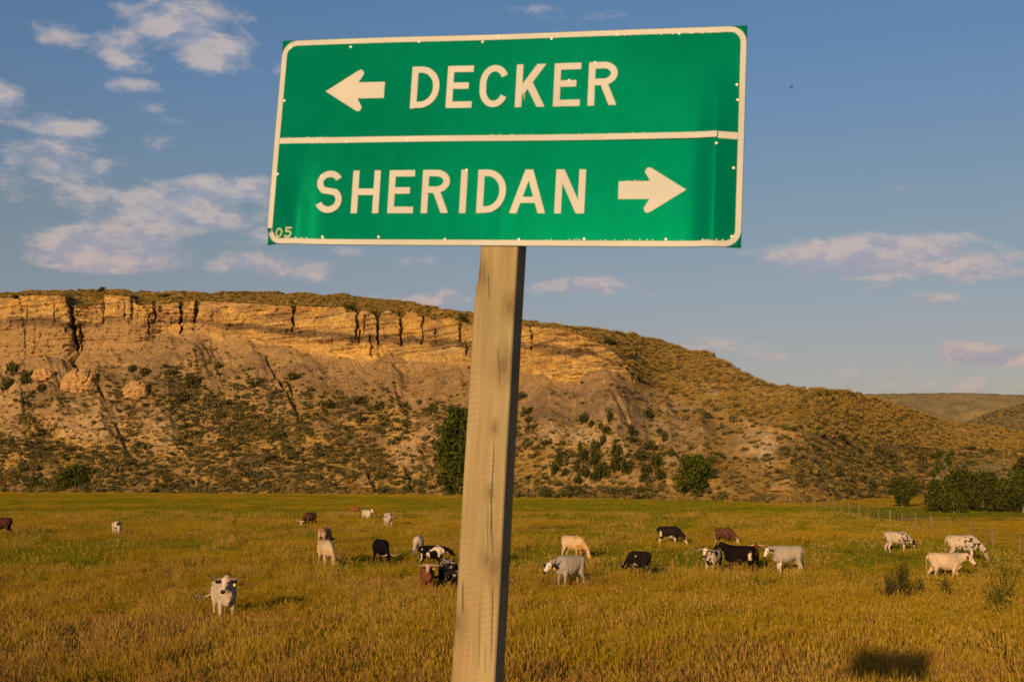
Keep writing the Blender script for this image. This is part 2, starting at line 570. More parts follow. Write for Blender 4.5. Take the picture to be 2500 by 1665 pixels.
# --- colours of rock, clay, dry grass
YEL = np.array([.44, .275, .082])
TAN = np.array([.285, .178, .076])
PALE = np.array([.41, .29, .155])
BRN = np.array([.125, .080, .042])
ORG = np.array([.40, .205, .058])
GRY = np.array([.180, .112, .050])
GOLD = np.array([.30, .185, .048])
n_a = fbm(U / 10.0, ZZ / 6.0, 2.0, 4)
n_b = fbm(U / 3.0, W_ / 3.0, 5.0, 3)
n_c = fbm(sk / 20.0, W_ / 70.0, 8.0, 3)
colr = lerp3(GRY, TAN, sstep(-.45, .35, n_c) * np.ones_like(U))
colr = lerp3(colr, TAN, sstep(.70, .96, PAR) * tal * .7)
colr = lerp3(colr, GOLD, tal * sstep(-.25, .35, n_a + .5 * (0.55 - PAR)) * sstep(.92, .5, PAR) * .92)
colr = lerp3(colr, BRN * 1.15, tal * .65 * sstep(.25, .7, fbm(U / 22.0, W_ / 10.0, 12.0, 3) + .5 * np.exp(-((PAR - .8) / .12) ** 2) - .15))
cliffc = lerp3(YEL, TAN, sstep(-.4, .5, n_a))
cliffc = lerp3(cliffc, PALE, sstep(.15, .6, fbm(zc * .5, U / 60.0, 4.0, 3)) * .55)
cliffc = lerp3(cliffc, TAN * .8, sstep(.05, .35, fbm(U / 9.0, ZZ / 3.5, 14.0, 3)) * .6)
cliffc = lerp3(cliffc, BRN, np.clip(seam * 1.35 - .10 + .35 * n_b * seam, 0, .95))
cliffc = lerp3(cliffc, ORG, cap * capmask * sstep(-.3, .3, pn(U / 8.0, zc * 1.1, 1.0)) * .8)
cliffc = lerp3(cliffc, BRN * .9, sstep(.30, .62, fbm(zc * 1.3, U / 30.0, 24.0, 3) + .35 * n_b) * .62)      # thin shale partings, their dark colour also standing in for weak ledge shade
cliffc = lerp3(cliffc, ORG * .85, sstep(.25, .6, fbm(U / 14.0, zc * .8, 34.0, 3)) * .45)
cliffc = lerp3(cliffc, YEL * 1.05, sstep(0.25, .1, PAR) * sstep(600, 750, pxg) * .6)
cliffc = lerp3(cliffc, TAN, sstep(420, 330, pxg) * sstep(.62, .45, PAR) * .9)
w_cl = cli * cl
colr = lerp3(colr, cliffc, w_cl)
colr = lerp3(colr, GOLD * 1.15, top * np.ones_like(U) * .9)
colr = lerp3(colr, GOLD * 1.05, (1 - cl) * sstep(.05, .3, PAR + (1 - tal)) * .6)
# grey clay of the right fans and pale washed spots
for (cx, cy, hw, hh, cc, k) in ((1420, 975, 120, 35, (.21, .15, .10), .8), (1560, 1040, 130, 70, (.34, .255, .165), .75), (1330, 1000, 60, 40, (.20, .145, .10), .7), (1650, 1070, 70, 60, (.35, .27, .18), .7), (1420, 1065, 50, 22, (.52, .42, .29), .75), (1345, 1050, 40, 25, (.48, .37, .25), .6), (1850, 1080, 45, 40, (.52, .40, .25), .65), (1875, 1105, 22, 30, (.56, .45, .32), .7),
                                (1735, 955, 30, 14, (.5, .4, .27), .5), (230, 1030, 90, 70, (.40, .30, .19), .75), (390, 1050, 60, 60, (.37, .28, .18), .7), (15, 990, 40, 70, (.36, .26, .16), .7), (1000, 1100, 60, 60, (.42, .31, .20), .6), (1500, 1130, 150, 80, (.36, .26, .16), .5), (2220, 1042, 60, 10, (.42, .28, .15), .6), (1900, 1185, 50, 12, (.5, .36, .2), .6)):
    ppx, ppy = pxg, project(HV)[1]
    e = np.clip(1.35 - np.sqrt(((ppx - cx) / hw) ** 2 + ((ppy - cy) / hh) ** 2) + .45 * n_b, 0, 1)
    colr = lerp3(colr, np.array(cc) * (.90, .80, .62), e * k * (1 - w_cl))
colr *= (1 + .16 * n_b + .10 * fbm(U / .9, ZZ / .8, 7.0, 2))[..., None]
colr = np.clip(colr, .02, .8)

idx = np.arange(NR * NC).reshape(NR, NC)
quads = np.stack([idx[:-1, :-1], idx[:-1, 1:], idx[1:, 1:], idx[1:, :-1]], -1).reshape(-1, 4)
hm = np_mesh('hillside', HV.reshape(-1, 3), quads)
set_color(hm, 'Col', colr.reshape(-1, 3))


def attr_mat(name, rough=.95, spec=.08, nscale=1.2, bdist=.25, var=.35):
    m, nt, out = new_mat(name)
    a = nt.node('ShaderNodeAttribute', attribute_name='Col').outputs['Color']
    pos = nt.node('ShaderNodeNewGeometry').outputs['Position']
    n = nt.noise(pos, nscale, 6, .65)
    k = nt.smooth(n, .3, .7, 1 - var, 1 + var * .6)
    c = nt.vmath('MULTIPLY', a, nt.comb(k, k, k))
    principled(nt, out, c, rough, spec, n, .6, bdist)
    return m


M_HILL = attr_mat('hill_rock_and_clay')
hm.materials.append(M_HILL)
hill = bpy.data.objects.new('hillside', hm)
COL.objects.link(hill)
tag(hill, 'long tan hillside with a yellow sandstone cliff band along its top', 'hill', kind='structure')
HPX, HPY = project(HV)
VIS = np.ones((NR, NC), bool)
VIS[-3:, :] = False


def hill_at(px, py):
    """nearest front point of the slope seen at a photo position"""
    c = int(np.clip(np.searchsorted(PX, px), 1, NC - 2))
    lo, hi = max(0, c - 3), min(NC, c + 4)
    d = (HPX[:-3, lo:hi] - px) ** 2 + (HPY[:-3, lo:hi] - py) ** 2 + 0.02 * (Dn[:-3, lo:hi] - Db[c])
    k = np.unravel_index(np.argmin(d), d.shape)
    return Vector(HV[k[0], lo + k[1]]), k[0], lo + k[1]


# ------------------------------------------------------------------ far ridge and knoll behind, to the right
def far_strip(name, px0, px1, top_pts, depth0, depth1, base_y, label, amp, seedz, cols):
    n, r = 300, 50
    xs = np.linspace(px0, px1, n)
    ty = curve(top_pts)(xs)
    t_top = tan_el(ty)
    t_bot = tan_el(np.full(n, base_y))
    S = np.linspace(0, 1, r)[:, None]
    D = depth0 + (depth1 - depth0) * S + 0 * xs[None, :]
    el0 = t_bot[None, :] * (1 - S) + t_top[None, :] * S
    Z = CAM_H + D * el0
    ta = (xs - 1250) / FPX / (cosP + .11 * math.sin(PITCH))
    X = ta[None, :] * D
    Z[0, :] = -1.0
    rel = fbm(X / 60.0, D / 60.0, seedz, 4) * amp * sstep(0, .15, S) * sstep(1.0, .8, S) + fbm(X / 9.0, D / 9.0, seedz + 5, 3) * amp * .12
    Z = Z + rel
    back = np.stack([X[-1] * 1.05, D[-1] + 150, Z[-1] - 25], -1)[None]
    V = np.concatenate([np.stack([X, D, Z], -1), back], 0)
    ix = np.arange((r + 1) * n).reshape(r + 1, n)
    q = np.stack([ix[:-1, :-1], ix[:-1, 1:], ix[1:, 1:], ix[1:, :-1]], -1).reshape(-1, 4)
    me = np_mesh(name, V.reshape(-1, 3), q)
    nn = fbm(V[..., 0] / 30.0, V[..., 1] / 40.0, seedz, 4)
    c = lerp3(cols[0], cols[1], sstep(-.35, .35, nn))
    c = lerp3(c, cols[2], sstep(.2, .6, fbm(V[..., 0] / 14.0, V[..., 1] / 30.0, seedz + 3, 3)) * .7)
    set_color(me, 'Col', c.reshape(-1, 3))
    me.materials.append(M_HILL)
    o = bpy.data.objects.new(name, me)
    COL.objects.link(o)
    tag(o, label, 'hill', kind='structure')
    return V


FAR_V = far_strip('far_ridge', 1700, 3400, [(1700, 966), (2100, 963), (2180, 961), (2330, 959), (2420, 961), (2500, 964), (3400, 985)], 420, 1250, 1158, 'distant flat topped grass ridge right of the hill', 7.0, 21.0,
                  ((.40, .27, .10), (.33, .23, .09), (.22, .17, .07)))
KN_V = far_strip('grassy_knoll', 2210, 3400, [(2210, 1120), (2300, 1062), (2380, 1022), (2450, 998), (2520, 980), (2700, 965), (3000, 960), (3400, 985)], 330, 520, 1168, 'rounded grassy knoll at the right edge behind the bushes', 2.0, 33.0,
                 ((.33, .225, .075), (.26, .19, .07), (.17, .14, .055)))


# ------------------------------------------------------------------ scatter helper
def scatter(name, pts, scl, rot, ids, coll, label, cat):
    me = bpy.data.meshes.new(name)
    n = len(pts)
    me.vertices.add(n)
    me.vertices.foreach_set('co', np.ascontiguousarray(pts, np.float32).ravel())
    a = me.attributes.new('scl', 'FLOAT_VECTOR', 'POINT')
    s = np.asarray(scl, np.float32)
    if s.ndim == 1:
        s = np.repeat(s[:, None], 3, 1)
    a.data.foreach_set('vector', np.ascontiguousarray(s).ravel())
    a = me.attributes.new('rot', 'FLOAT_VECTOR', 'POINT')
    a.data.foreach_set('vector', np.ascontiguousarray(rot, np.float32).ravel())
    a = me.attributes.new('ids', 'INT', 'POINT')
    a.data.foreach_set('value', np.ascontiguousarray(ids, np.int32))
    me.update()
    o = bpy.data.objects.new(name, me)
    COL.objects.link(o)
    g = bpy.data.node_groups.new(name + '_nodes', 'GeometryNodeTree')
    g.interface.new_socket('Geometry', in_out='INPUT', socket_type='NodeSocketGeometry')
    g.interface.new_socket('Geometry', in_out='OUTPUT', socket_type='NodeSocketGeometry')
    gi, go = g.nodes.new('NodeGroupInput'), g.nodes.new('NodeGroupOutput')
    ci = g.nodes.new('GeometryNodeCollectionInfo')
    ci.inputs['Collection'].default_value = coll
    ci.inputs['Separate Children'].default_value = True
    ci.inputs['Reset Children'].default_value = True
    ip = g.nodes.new('GeometryNodeInstanceOnPoints')
    ip.inputs['Pick Instance'].default_value = True

    def attr(nm, dt):
        nd = g.nodes.new('GeometryNodeInputNamedAttribute')
        nd.data_type = dt
        nd.inputs['Name'].default_value = nm
        return nd.outputs['Attribute']
    g.links.new(gi.outputs[0], ip.inputs['Points'])
    g.links.new(ci.outputs[0], ip.inputs['Instance'])
    g.links.new(attr('ids', 'INT'), ip.inputs['Instance Index'])
    e2r = g.nodes.new('FunctionNodeEulerToRotation')
    g.links.new(attr('rot', 'FLOAT_VECTOR'), e2r.inputs[0])
    g.links.new(e2r.outputs[0], ip.inputs['Rotation'])
    g.links.new(attr('scl', 'FLOAT_VECTOR'), ip.inputs['Scale'])
    g.links.new(ip.outputs[0], go.inputs[0])
    md = o.modifiers.new('scatter', 'NODES')
    md.node_group = g
    tag(o, label, cat, kind='stuff')
    return o


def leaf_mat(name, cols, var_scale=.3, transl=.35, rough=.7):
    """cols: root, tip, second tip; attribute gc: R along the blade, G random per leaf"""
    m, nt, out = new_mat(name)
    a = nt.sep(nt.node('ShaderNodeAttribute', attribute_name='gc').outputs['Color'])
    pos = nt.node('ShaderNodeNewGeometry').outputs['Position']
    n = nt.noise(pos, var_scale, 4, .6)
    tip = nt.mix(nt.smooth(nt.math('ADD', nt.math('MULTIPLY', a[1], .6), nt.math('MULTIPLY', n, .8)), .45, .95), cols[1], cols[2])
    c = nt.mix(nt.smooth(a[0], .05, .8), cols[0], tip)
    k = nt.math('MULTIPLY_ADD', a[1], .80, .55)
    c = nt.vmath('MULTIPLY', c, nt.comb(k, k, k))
    d = nt.node('ShaderNodeBsdfDiffuse')
    t = nt.node('ShaderNodeBsdfTranslucent')
    nt.l.new(c, d.inputs[0])
    nt.l.new(c, t.inputs[0])
    mx = nt.node('ShaderNodeMixShader')
    mx.inputs[0].default_value = transl
    nt.l.new(d.outputs[0], mx.inputs[1])
    nt.l.new(t.outputs[0], mx.inputs[2])
    nt.l.new(mx.outputs[0], out.inputs['Surface'])
    return m


def finish_leafy(name, V, F, G, mat, coll=None, link=False, parent=None):
    me = bpy.data.meshes.new(name)
    me.from_pydata(V, [], F)
    a = me.attributes.new('gc', 'FLOAT_COLOR', 'POINT')
    c = np.ones((len(V), 4), np.float32)
    c[:, :3] = np.asarray(G, np.float32)
    a.data.foreach_set('color', c.ravel())
    me.materials.append(mat)
    me.update()
    o = bpy.data.objects.new(name, me)
    if coll:
        coll.objects.link(o)
    if link:
        COL.objects.link(o)
    if parent:
        o.parent = parent
    return o


# ------------------------------------------------------------------ grass of the pasture
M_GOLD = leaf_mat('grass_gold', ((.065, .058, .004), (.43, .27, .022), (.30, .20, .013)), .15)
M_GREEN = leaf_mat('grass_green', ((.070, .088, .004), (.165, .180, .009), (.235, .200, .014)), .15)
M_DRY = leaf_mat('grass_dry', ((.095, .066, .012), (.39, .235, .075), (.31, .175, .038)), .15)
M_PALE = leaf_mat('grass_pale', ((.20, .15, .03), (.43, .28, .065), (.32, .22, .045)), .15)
grass_coll = bpy.data.collections.new('grass_sources')


def grass_clump(nb, rad, h0, h1, wd, seedp, mat, sd):
    r = random.Random(sd)
    V, F, G = [], [], []
    for i in range(nb):
        a, q = r.uniform(0, 6.28), rad * math.sqrt(r.random())
        bx, by = q * math.cos(a), q * math.sin(a)
        h = r.uniform(h0, h1) * (0.75 + .4 * r.random())
        la, ln = r.gauss(0.3, 1.5), r.uniform(.05, .38) * h
        dx, dy = math.cos(la) * ln, math.sin(la) * ln
        fa = r.uniform(0, 3.14)
        wx, wy = math.cos(fa) * wd, math.sin(fa) * wd
        rr = r.random()
        o = len(V)
        for t, wk in ((0, 1.0), (.4, .9), (.75, .6)):
            cx, cy, cz = bx + dx * t * t, by + dy * t * t, h * (t - .12 * t * t)
            V += [(cx - wx * wk, cy - wy * wk, cz), (cx + wx * wk, cy + wy * wk, cz)]
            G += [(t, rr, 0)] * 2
        tx, ty, tz = bx + dx, by + dy, h * .88
        V.append((tx, ty, tz))
        G.append((1, rr, 0))
        F += [(o, o + 1, o + 3, o + 2), (o + 2, o + 3, o + 5, o + 4), (o + 4, o + 5, o + 6)]
        if r.random() < seedp:
            o = len(V)
            L = r.uniform(.07, .13) * (h1 / .7)
            sw = wd * 1.9
            sx, sy = dx * .25, dy * .25
            for ang in (fa, fa + 1.57):
                ux, uy = math.cos(ang) * sw, math.sin(ang) * sw
                V += [(tx, ty, tz - .02), (tx + ux + sx * .4, ty + uy + sy * .4, tz + L * .4), (tx + sx, ty + sy, tz + L), (tx - ux + sx * .4, ty - uy + sy * .4, tz + L * .4)]
                G += [(1, min(1, rr + .35), 1)] * 4
            F += [(o, o + 1, o + 2, o + 3), (o + 4, o + 5, o + 6, o + 7)]
    return finish_leafy('grass_clump', V, F, G, mat, grass_coll)


# order: 0-5 near (gold, green, dry x2), 6-11 middle, 12-15 far, 16-17 short pale beyond the fence
sd = 0
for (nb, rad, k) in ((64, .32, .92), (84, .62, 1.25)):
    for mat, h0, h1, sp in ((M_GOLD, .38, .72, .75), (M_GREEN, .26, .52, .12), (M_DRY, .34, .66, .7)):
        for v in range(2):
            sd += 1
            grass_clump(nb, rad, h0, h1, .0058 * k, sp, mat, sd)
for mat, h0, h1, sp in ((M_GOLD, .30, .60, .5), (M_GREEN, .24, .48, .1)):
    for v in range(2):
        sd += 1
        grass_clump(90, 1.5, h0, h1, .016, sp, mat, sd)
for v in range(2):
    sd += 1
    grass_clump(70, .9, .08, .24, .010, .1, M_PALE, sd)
M_STRAW = leaf_mat('grass_straw', ((.18, .13, .02), (.50, .33, .075), (.42, .26, .05)), .3)
for v, (nb, rad, k) in enumerate(((9, .30, 1.0), (11, .38, 1.0), (14, .7, 1.8), (14, .8, 1.8))):
    sd += 1
    grass_clump(nb, rad, .66, 1.05, .0062 * k, 1.0, M_STRAW, sd)


# fence line (photo positions of the post feet)
FENCE_PX = [(2490, 1357), (2424, 1340), (2367, 1323), (2320, 1307), (2276, 1299), (2236, 1293), (2203, 1289), (2173, 1284), (2146, 1277), (2120, 1269), (2097, 1263), (2073, 1258), (2054, 1255), (2036, 1250), (2018, 1246), (2003, 1243), (1989, 1240), (1962, 1237.5), (1939, 1236), (1918, 1235), (1896, 1234), (1880, 1233.5)]
FENCE = [on_field(*p) for p in FENCE_PX]
FENCE = [FENCE[0] + (FENCE[0] - FENCE[1]) * 2.0, FENCE[0] + (FENCE[0] - FENCE[1])] + FENCE
f_y = np.array([p.y for p in FENCE])
f_x = np.array([p.x for p in FENCE])
DIRT = [(1330, 1294, 45, 3.5), (1395, 1293, 25, 2.2), (2405, 1387, 42, 4.0), (418, 1276, 26, 2)]


def wedge(r0, r1, dens, wide=.56):
    n = int(wide * (r1 * r1 - r0 * r0) * dens)
    r = np.sqrt(rng.uniform(r0 * r0, r1 * r1, n))
    return np.stack([rng.uniform(-wide, wide, n) * r, r], -1)


pts, scl, rot, ids = [], [], [], []
for (r0, r1, dens, bank_id, wide) in ((19, 62, 10.5, 0, .56), (62, 128, 3.2, 6, .55), (128, 372, .62, 12, .55)):
    P = wedge(r0, r1, dens, wide)
    ppx = 1250 + P[:, 0] / P[:, 1] * FPX * .994
    ok = P[:, 1] < np.interp(ppx, PX, Db) + 3
    beyond = P[:, 0] > np.interp(P[:, 1], f_y, f_x) + .4
    beyond &= P[:, 1] > 40
    P3 = np.concatenate([P, np.zeros((len(P), 1))], 1)
    P3[:, 2] = bank(P[:, 0], P[:, 1]) - .01
    sx, sy = project(P3)
    for (dx, dy, hw, hh) in DIRT:
        ok &= ((sx - dx) / hw) ** 2 + ((sy - dy) / hh) ** 2 > 1 + .5 * rng.random(len(P))
    thin = fbm(P[:, 0] / 3.0, P[:, 1] / 4.0, 40, 3)
    thin2 = fbm(P[:, 0] / 1.1, P[:, 1] / 1.5, 41, 2)
    ok &= rng.random(len(P)) > np.clip(thin * .7 - .25, 0, .45) + np.clip(thin2 * 1.1 - .2, 0, .6) * (P[:, 1] < 75)
    P3, beyond, P = P3[ok], beyond[ok], P[ok]
    n = len(P)
    g = 1.25 * fbm(P[:, 0] / 20.0, P[:, 1] / 26.0, 50, 3) + .7 * fbm(P[:, 0] / 5.0, P[:, 1] / 6.0, 60, 2)
    dist = P[:, 1]
    want_green = -.46 + .98 * sstep(38, 72, dist) + .25 * sstep(110, 180, dist) - .45 * sstep(230, 320, dist) + .35 * sstep(30, 60, dist) * sstep(-4, 10, P[:, 0])
    isgreen = (g + rng.normal(0, .55, n) + want_green) > .12
    dryf = fbm(P[:, 0] / 7.0, P[:, 1] / 8.0, 70, 3) + .55 * sstep(36, 27, dist) + .25 * sstep(-2, -12, P[:, 0]) * sstep(60, 35, dist) - .3 * sstep(3, 12, P[:, 0])
    isdry = (dryf + rng.normal(0, .3, n)) > .42
    kind = np.where(isgreen, 1, np.where(isdry, 2, 0))
    if bank_id < 12:
        idn = bank_id + kind * 2 + rng.integers(0, 2, n)
    else:
        idn = 12 + (kind == 1) * 2 + rng.integers(0, 2, n)
    idb = np.where(rng.random(n) < .45, 12 + rng.integers(0, 2, n), 16 + rng.integers(0, 2, n))
    idb = np.where((dist > 140) & (dist < 186), 14 + rng.integers(0, 2, n), idb)
    idn = np.where(beyond, idb, idn)
    hvar = 1 + .45 * fbm(P[:, 0] / 3.2, P[:, 1] / 4.0, 80, 3) + .45 * fbm(P[:, 0] / .9, P[:, 1] / 1.1, 85, 2) + rng.normal(0, .10, n)
    hvar = np.clip(hvar, .4, 1.7) * (0.58 + .42 * sstep(44, 30, dist))
    hvar = np.where(beyond & (idn < 16), hvar * .55, hvar)
    s = np.stack([np.full(n, 1.0), np.full(n, 1.0), hvar], -1) * rng.uniform(.85, 1.15, (n, 1))
    pts.append(P3)
    scl.append(s)
    rot.append(np.stack([rng.normal(0, .05, n), rng.normal(0, .05, n), rng.uniform(0, 6.28, n)], -1))
    ids.append(idn)
# wispy straw stalks standing above the sward, in drifts
for (r0, r1, dens, b0, wide) in ((19, 60, 3.2, 18, .56), (60, 150, .42, 20, .55)):
    P = wedge(r0, r1, dens, wide)
    dr = fbm(P[:, 0] / 6.0, P[:, 1] / 9.0, 120, 3) + .35 * fbm(P[:, 0] / 1.6, P[:, 1] / 2.2, 130, 2)
    beyond = (P[:, 0] > np.interp(P[:, 1], f_y, f_x) - .5) & (P[:, 1] > 40)
    ok = (dr + rng.normal(0, .22, len(P)) > .02) & ~beyond
    P = P[ok]
    n = len(P)
    P3 = np.concatenate([P, (bank(P[:, 0], P[:, 1]) - .01)[:, None]], 1)
    hv = rng.uniform(.65, 1.15, n) * (.72 + .28 * sstep(48, 32, P[:, 1]))
    pts.append(P3)
    scl.append(np.stack([np.ones(n), np.ones(n), hv], -1))
    rot.append(np.stack([rng.normal(0, .06, n), rng.normal(0, .06, n), rng.uniform(0, 6.28, n)], -1))
    ids.append(b0 + rng.integers(0, 2, n))
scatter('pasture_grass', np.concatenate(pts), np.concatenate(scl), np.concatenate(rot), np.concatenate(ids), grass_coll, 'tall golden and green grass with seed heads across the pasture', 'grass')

# ------------------------------------------------------------------ shrubs on the hill
M_SAGE = leaf_mat('sage_leaves', ((.038, .032, .014), (.120, .100, .042), (.165, .130, .050)), .05, .2)
M_SAGE2 = leaf_mat('sage_leaves_green', ((.025, .025, .008), (.066, .064, .019), (.098, .086, .026)), .05, .2)
M_TUFT = leaf_mat('tuft_blades', ((.14, .095, .022), (.42, .26, .066), (.31, .20, .050)), .05, .2)
M_TUFT2 = leaf_mat('tuft_olive', ((.05, .042, .014), (.15, .115, .036), (.12, .095, .030)), .05, .2)
M_TREE = leaf_mat('tree_leaves', ((.022, .030, .006), (.068, .088, .012), (.105, .112, .017)), .4, .3)
M_WILLOW = leaf_mat('willow_leaves', ((.028, .032, .008), (.062, .074, .013), (.100, .098, .020)), .4, .3)
M_JUN = leaf_mat('juniper_leaves', ((.020, .024, .006), (.045, .054, .012), (.075, .066, .018)), .3, .2)


def bark_mat():
    m, nt, out = new_mat('bark')
    co = nt.node('ShaderNodeTexCoord').outputs['Object']
    n = nt.noise(nt.vmath('MULTIPLY', co, (9, 9, 2)), 1.0, 5, .6)
    principled(nt, out, nt.mix(n, (.10, .07, .045), (.26, .20, .14)), .9, .1, n, .6, .05)
    return m


M_BARK = bark_mat()


def add_leaf(V, F, G, p, size, r, tone, up=0.0):
    n = Vector((r.gauss(0, 1), r.gauss(0, 1), r.gauss(0, 1) + up)).normalized()
    t = n.orthogonal().normalized()
    t.rotate(Matrix.Rotation(r.uniform(0, 6.28), 3, n))
    b = n.cross(t)
    L, W = size * r.uniform(.7, 1.3), size * r.uniform(.35, .6)
    o = len(V)
    p = Vector(p)
    for q in (p - t * L, p + b * W, p + t * L, p - b * W):
        V.append(tuple(q))
    rr = r.random()
    G += [(tone, rr, 0), (tone, rr, 0), (min(1, tone + .15), rr, 0), (tone, rr, 0)]
    F.append((o, o + 1, o + 2, o + 3))


def shrub_mesh(name, mat, nleaf, leaf, sd, flat=.75, lobes=5, link=False, coll=None, parent=None, wx=1.0, wy=1.0, hz=None, tone0=.35):
    """rounded leafy shrub of unit radius: lobes of leaves with gaps"""
    r = random.Random(sd)
    V, F, G = [], [], []
    hz = hz if hz is not None else flat
    C = []
    for i in range(lobes):
        a = 6.28 * i / lobes + r.uniform(-.5, .5)
        q = r.uniform(.2, .52) if i else 0.05
        C.append((q * math.cos(a), q * math.sin(a), r.uniform(.35, .75) * (1 - .35 * q), r.uniform(.30, .48)))
    for i in range(nleaf):
        c = C[r.randrange(lobes)]
        d = Vector((r.gauss(0, 1), r.gauss(0, 1), r.gauss(0, 1))).normalized() * c[3] * (r.random() ** .4)
        z = c[2] + d.z
        z = max(z, r.uniform(0, .2))
        p = ((c[0] + d.x) * wx, (c[1] + d.y) * wy, z * hz)
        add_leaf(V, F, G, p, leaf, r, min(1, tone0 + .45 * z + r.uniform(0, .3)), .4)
    return finish_leafy(name, V, F, G, mat, coll, link, parent)


shrub_coll = bpy.data.collections.new('shrub_sources')
SAGE_ME = []
for k in range(4):
    SAGE_ME.append(shrub_mesh('sage_source', M_SAGE if k < 3 else M_SAGE2, 80, .17, 100 + k, .70, 5, coll=shrub_coll).data)
for k in range(2):
    SAGE_ME.append(shrub_mesh('sage_source', M_SAGE2, 90, .16, 120 + k, .72, 5, coll=shrub_coll).data)


def tuft(sd):
    r = random.Random(sd)
    V, F, G = [], [], []
    for i in range(26):
        a, q = r.uniform(0, 6.28), r.uniform(0, .8)
        x, y = q * math.cos(a), q * math.sin(a)
        h = r.uniform(.4, 1.0)
        lx, ly = r.gauss(0, .25), r.gauss(0, .25)
        fa = r.uniform(0, 3.14)
        wx, wy = .09 * math.cos(fa), .09 * math.sin(fa)
        o = len(V)
        V += [(x - wx, y - wy, 0), (x + wx, y + wy, 0), (x + lx, y + ly, h)]
        rr = r.random()
        G += [(.2, rr, 0), (.2, rr, 0), (1, rr, 0)]
        F.append((o, o + 1, o + 2))
    return finish_leafy('tuft_source', V, F, G, M_TUFT if sd % 3 else M_TUFT2, shrub_coll)


for k in range(3):
    tuft(300 + k)
# collection children sort by name: sage_source(.000-.005) then tuft_source (6-8)

# vegetation density over the hill
gxm = np.abs(np.gradient(XN, axis=1)) + 1e-3
gdm = np.sqrt(np.gradient(Dn, axis=0) ** 2 + np.gradient(Zn, axis=0) ** 2) + 1e-3
area = gxm * gdm
HY = HPY
veg = fbm(U / 14.0, W_ / 9.0, 90.0, 3) * .55 + .45
veg = np.clip(veg, 0.02, 1.4)
lower = tal * (sstep(.86, .58, PAR + .12 * pn(U / 15.0, 4.2)) * cl + (1 - cl) * .42)
den = lower * veg * 0.085
den += (SEG == 2) * 0.016 * (0.5 + veg) * (0.45 + .55 * cl)
den += (1 - cl) * (SEG == 1) * .02
for (cx, cy, hw, hh, k) in ((230, 1030, 75, 75, .12), (395, 1060, 45, 60, .15), (15, 990, 40, 75, .1), (1480, 1010, 190, 70, .10), (945, 900, 80, 40, .35), (1640, 1080, 60, 60, .2), (1380, 1010, 100, 70, .25), (1860, 1080, 50, 45, .3), (120, 870, 200, 40, .03), (300, 880, 120, 40, .15), (1420, 1140, 160, 70, .6), (1000, 1110, 60, 60, .4),
                            (570, 990, 150, 90, 1.7), (130, 1130, 200, 60, 1.5), (60, 930, 60, 40, 2.5), (700, 1110, 300, 60, 1.4), (430, 890, 60, 45, 2.4)):
    e = sstep(1.25, .75, np.sqrt(((HPX - cx) / hw) ** 2 + ((HPY - cy) / hh) ** 2))
    den *= 1 + (k - 1) * e
den *= (SEG < 3)
wgt = (den * area).ravel()
N_SAGE = 17500
wgt /= wgt.sum()
pick = rng.choice(NR * NC, N_SAGE, p=wgt)
SP = HV.reshape(-1, 3)[pick].copy()
SP[:, :2] += rng.normal(0, .25, (N_SAGE, 2))
SP[:, 2] -= .12
ssz = np.clip(rng.lognormal(-.06, .45, N_SAGE), .3, 2.6)
istop = (SEG[:, 0][pick // NC] == 2)
ssz *= np.where(istop, .62, 1.0)
sid = rng.choice(6, N_SAGE, p=[.22, .22, .2, .12, .12, .12])
# the largest in view become single shrubs
appar = ssz / SP[:, 1]
inview = (HPX.ravel()[pick] > 5) & (HPX.ravel()[pick] < 2495)
order = np.argsort(-(appar * inview))
big, rest = order[:290], order[290:]
for j in big:
    o = bpy.data.objects.new('sagebrush', SAGE_ME[sid[j]])
    COL.objects.link(o)
    o.location = SP[j]
    s = float(ssz[j])
    o.scale = (s, s, s * random.uniform(.8, 1.1))
    o.rotation_euler = (0, 0, random.uniform(0, 6.28))
    if istop[j]:
        tag(o, 'rounded sagebrush among the larger ones on the grassy hilltop above the cliff', 'shrub', 'larger sagebrush on the hilltop')
    elif HPX.ravel()[pick[j]] > 1560:
        tag(o, 'rounded sagebrush among the larger ones on the slope right of the cliff', 'shrub', 'larger sagebrush right of the cliff')
    else:
        tag(o, 'rounded sagebrush among the larger ones on the slope below the cliff', 'shrub', 'larger sagebrush below the cliff')
nr = len(rest)
# golden tufts over the grassy parts
tw = ((tal * (1.1 - .6 * PAR) * (0.4 + cl * sstep(.8, .5, PAR) + .9 * (1 - cl)) + 3.2 * (SEG == 2)) * (SEG < 3) * (0.35 + np.clip(fbm(U / 9.0, W_ / 9.0, 77.0, 3) + .4, 0, 1)) * area * (1 - w_cl)).ravel()
tw /= tw.sum()
N_T = 42000
tp = rng.choice(NR * NC, N_T, p=tw)
TP = HV.reshape(-1, 3)[tp].copy()
TP[:, :2] += rng.normal(0, .3, (N_T, 2))
TP[:, 2] -= .05
tsz = rng.uniform(.35, 1.15, N_T)
# far ridge and knoll cover
FP = []
for V, k in ((FAR_V[3:-2], 2600), (KN_V[3:-2], 1500)):
    q = V.reshape(-1, 3)
    FP.append(q[rng.choice(len(q), k)])
FP = np.concatenate(FP)
fsz = np.where(FP[:, 1] > 600, rng.uniform(.4, 1.5, len(FP)), rng.uniform(.3, .8, len(FP)))
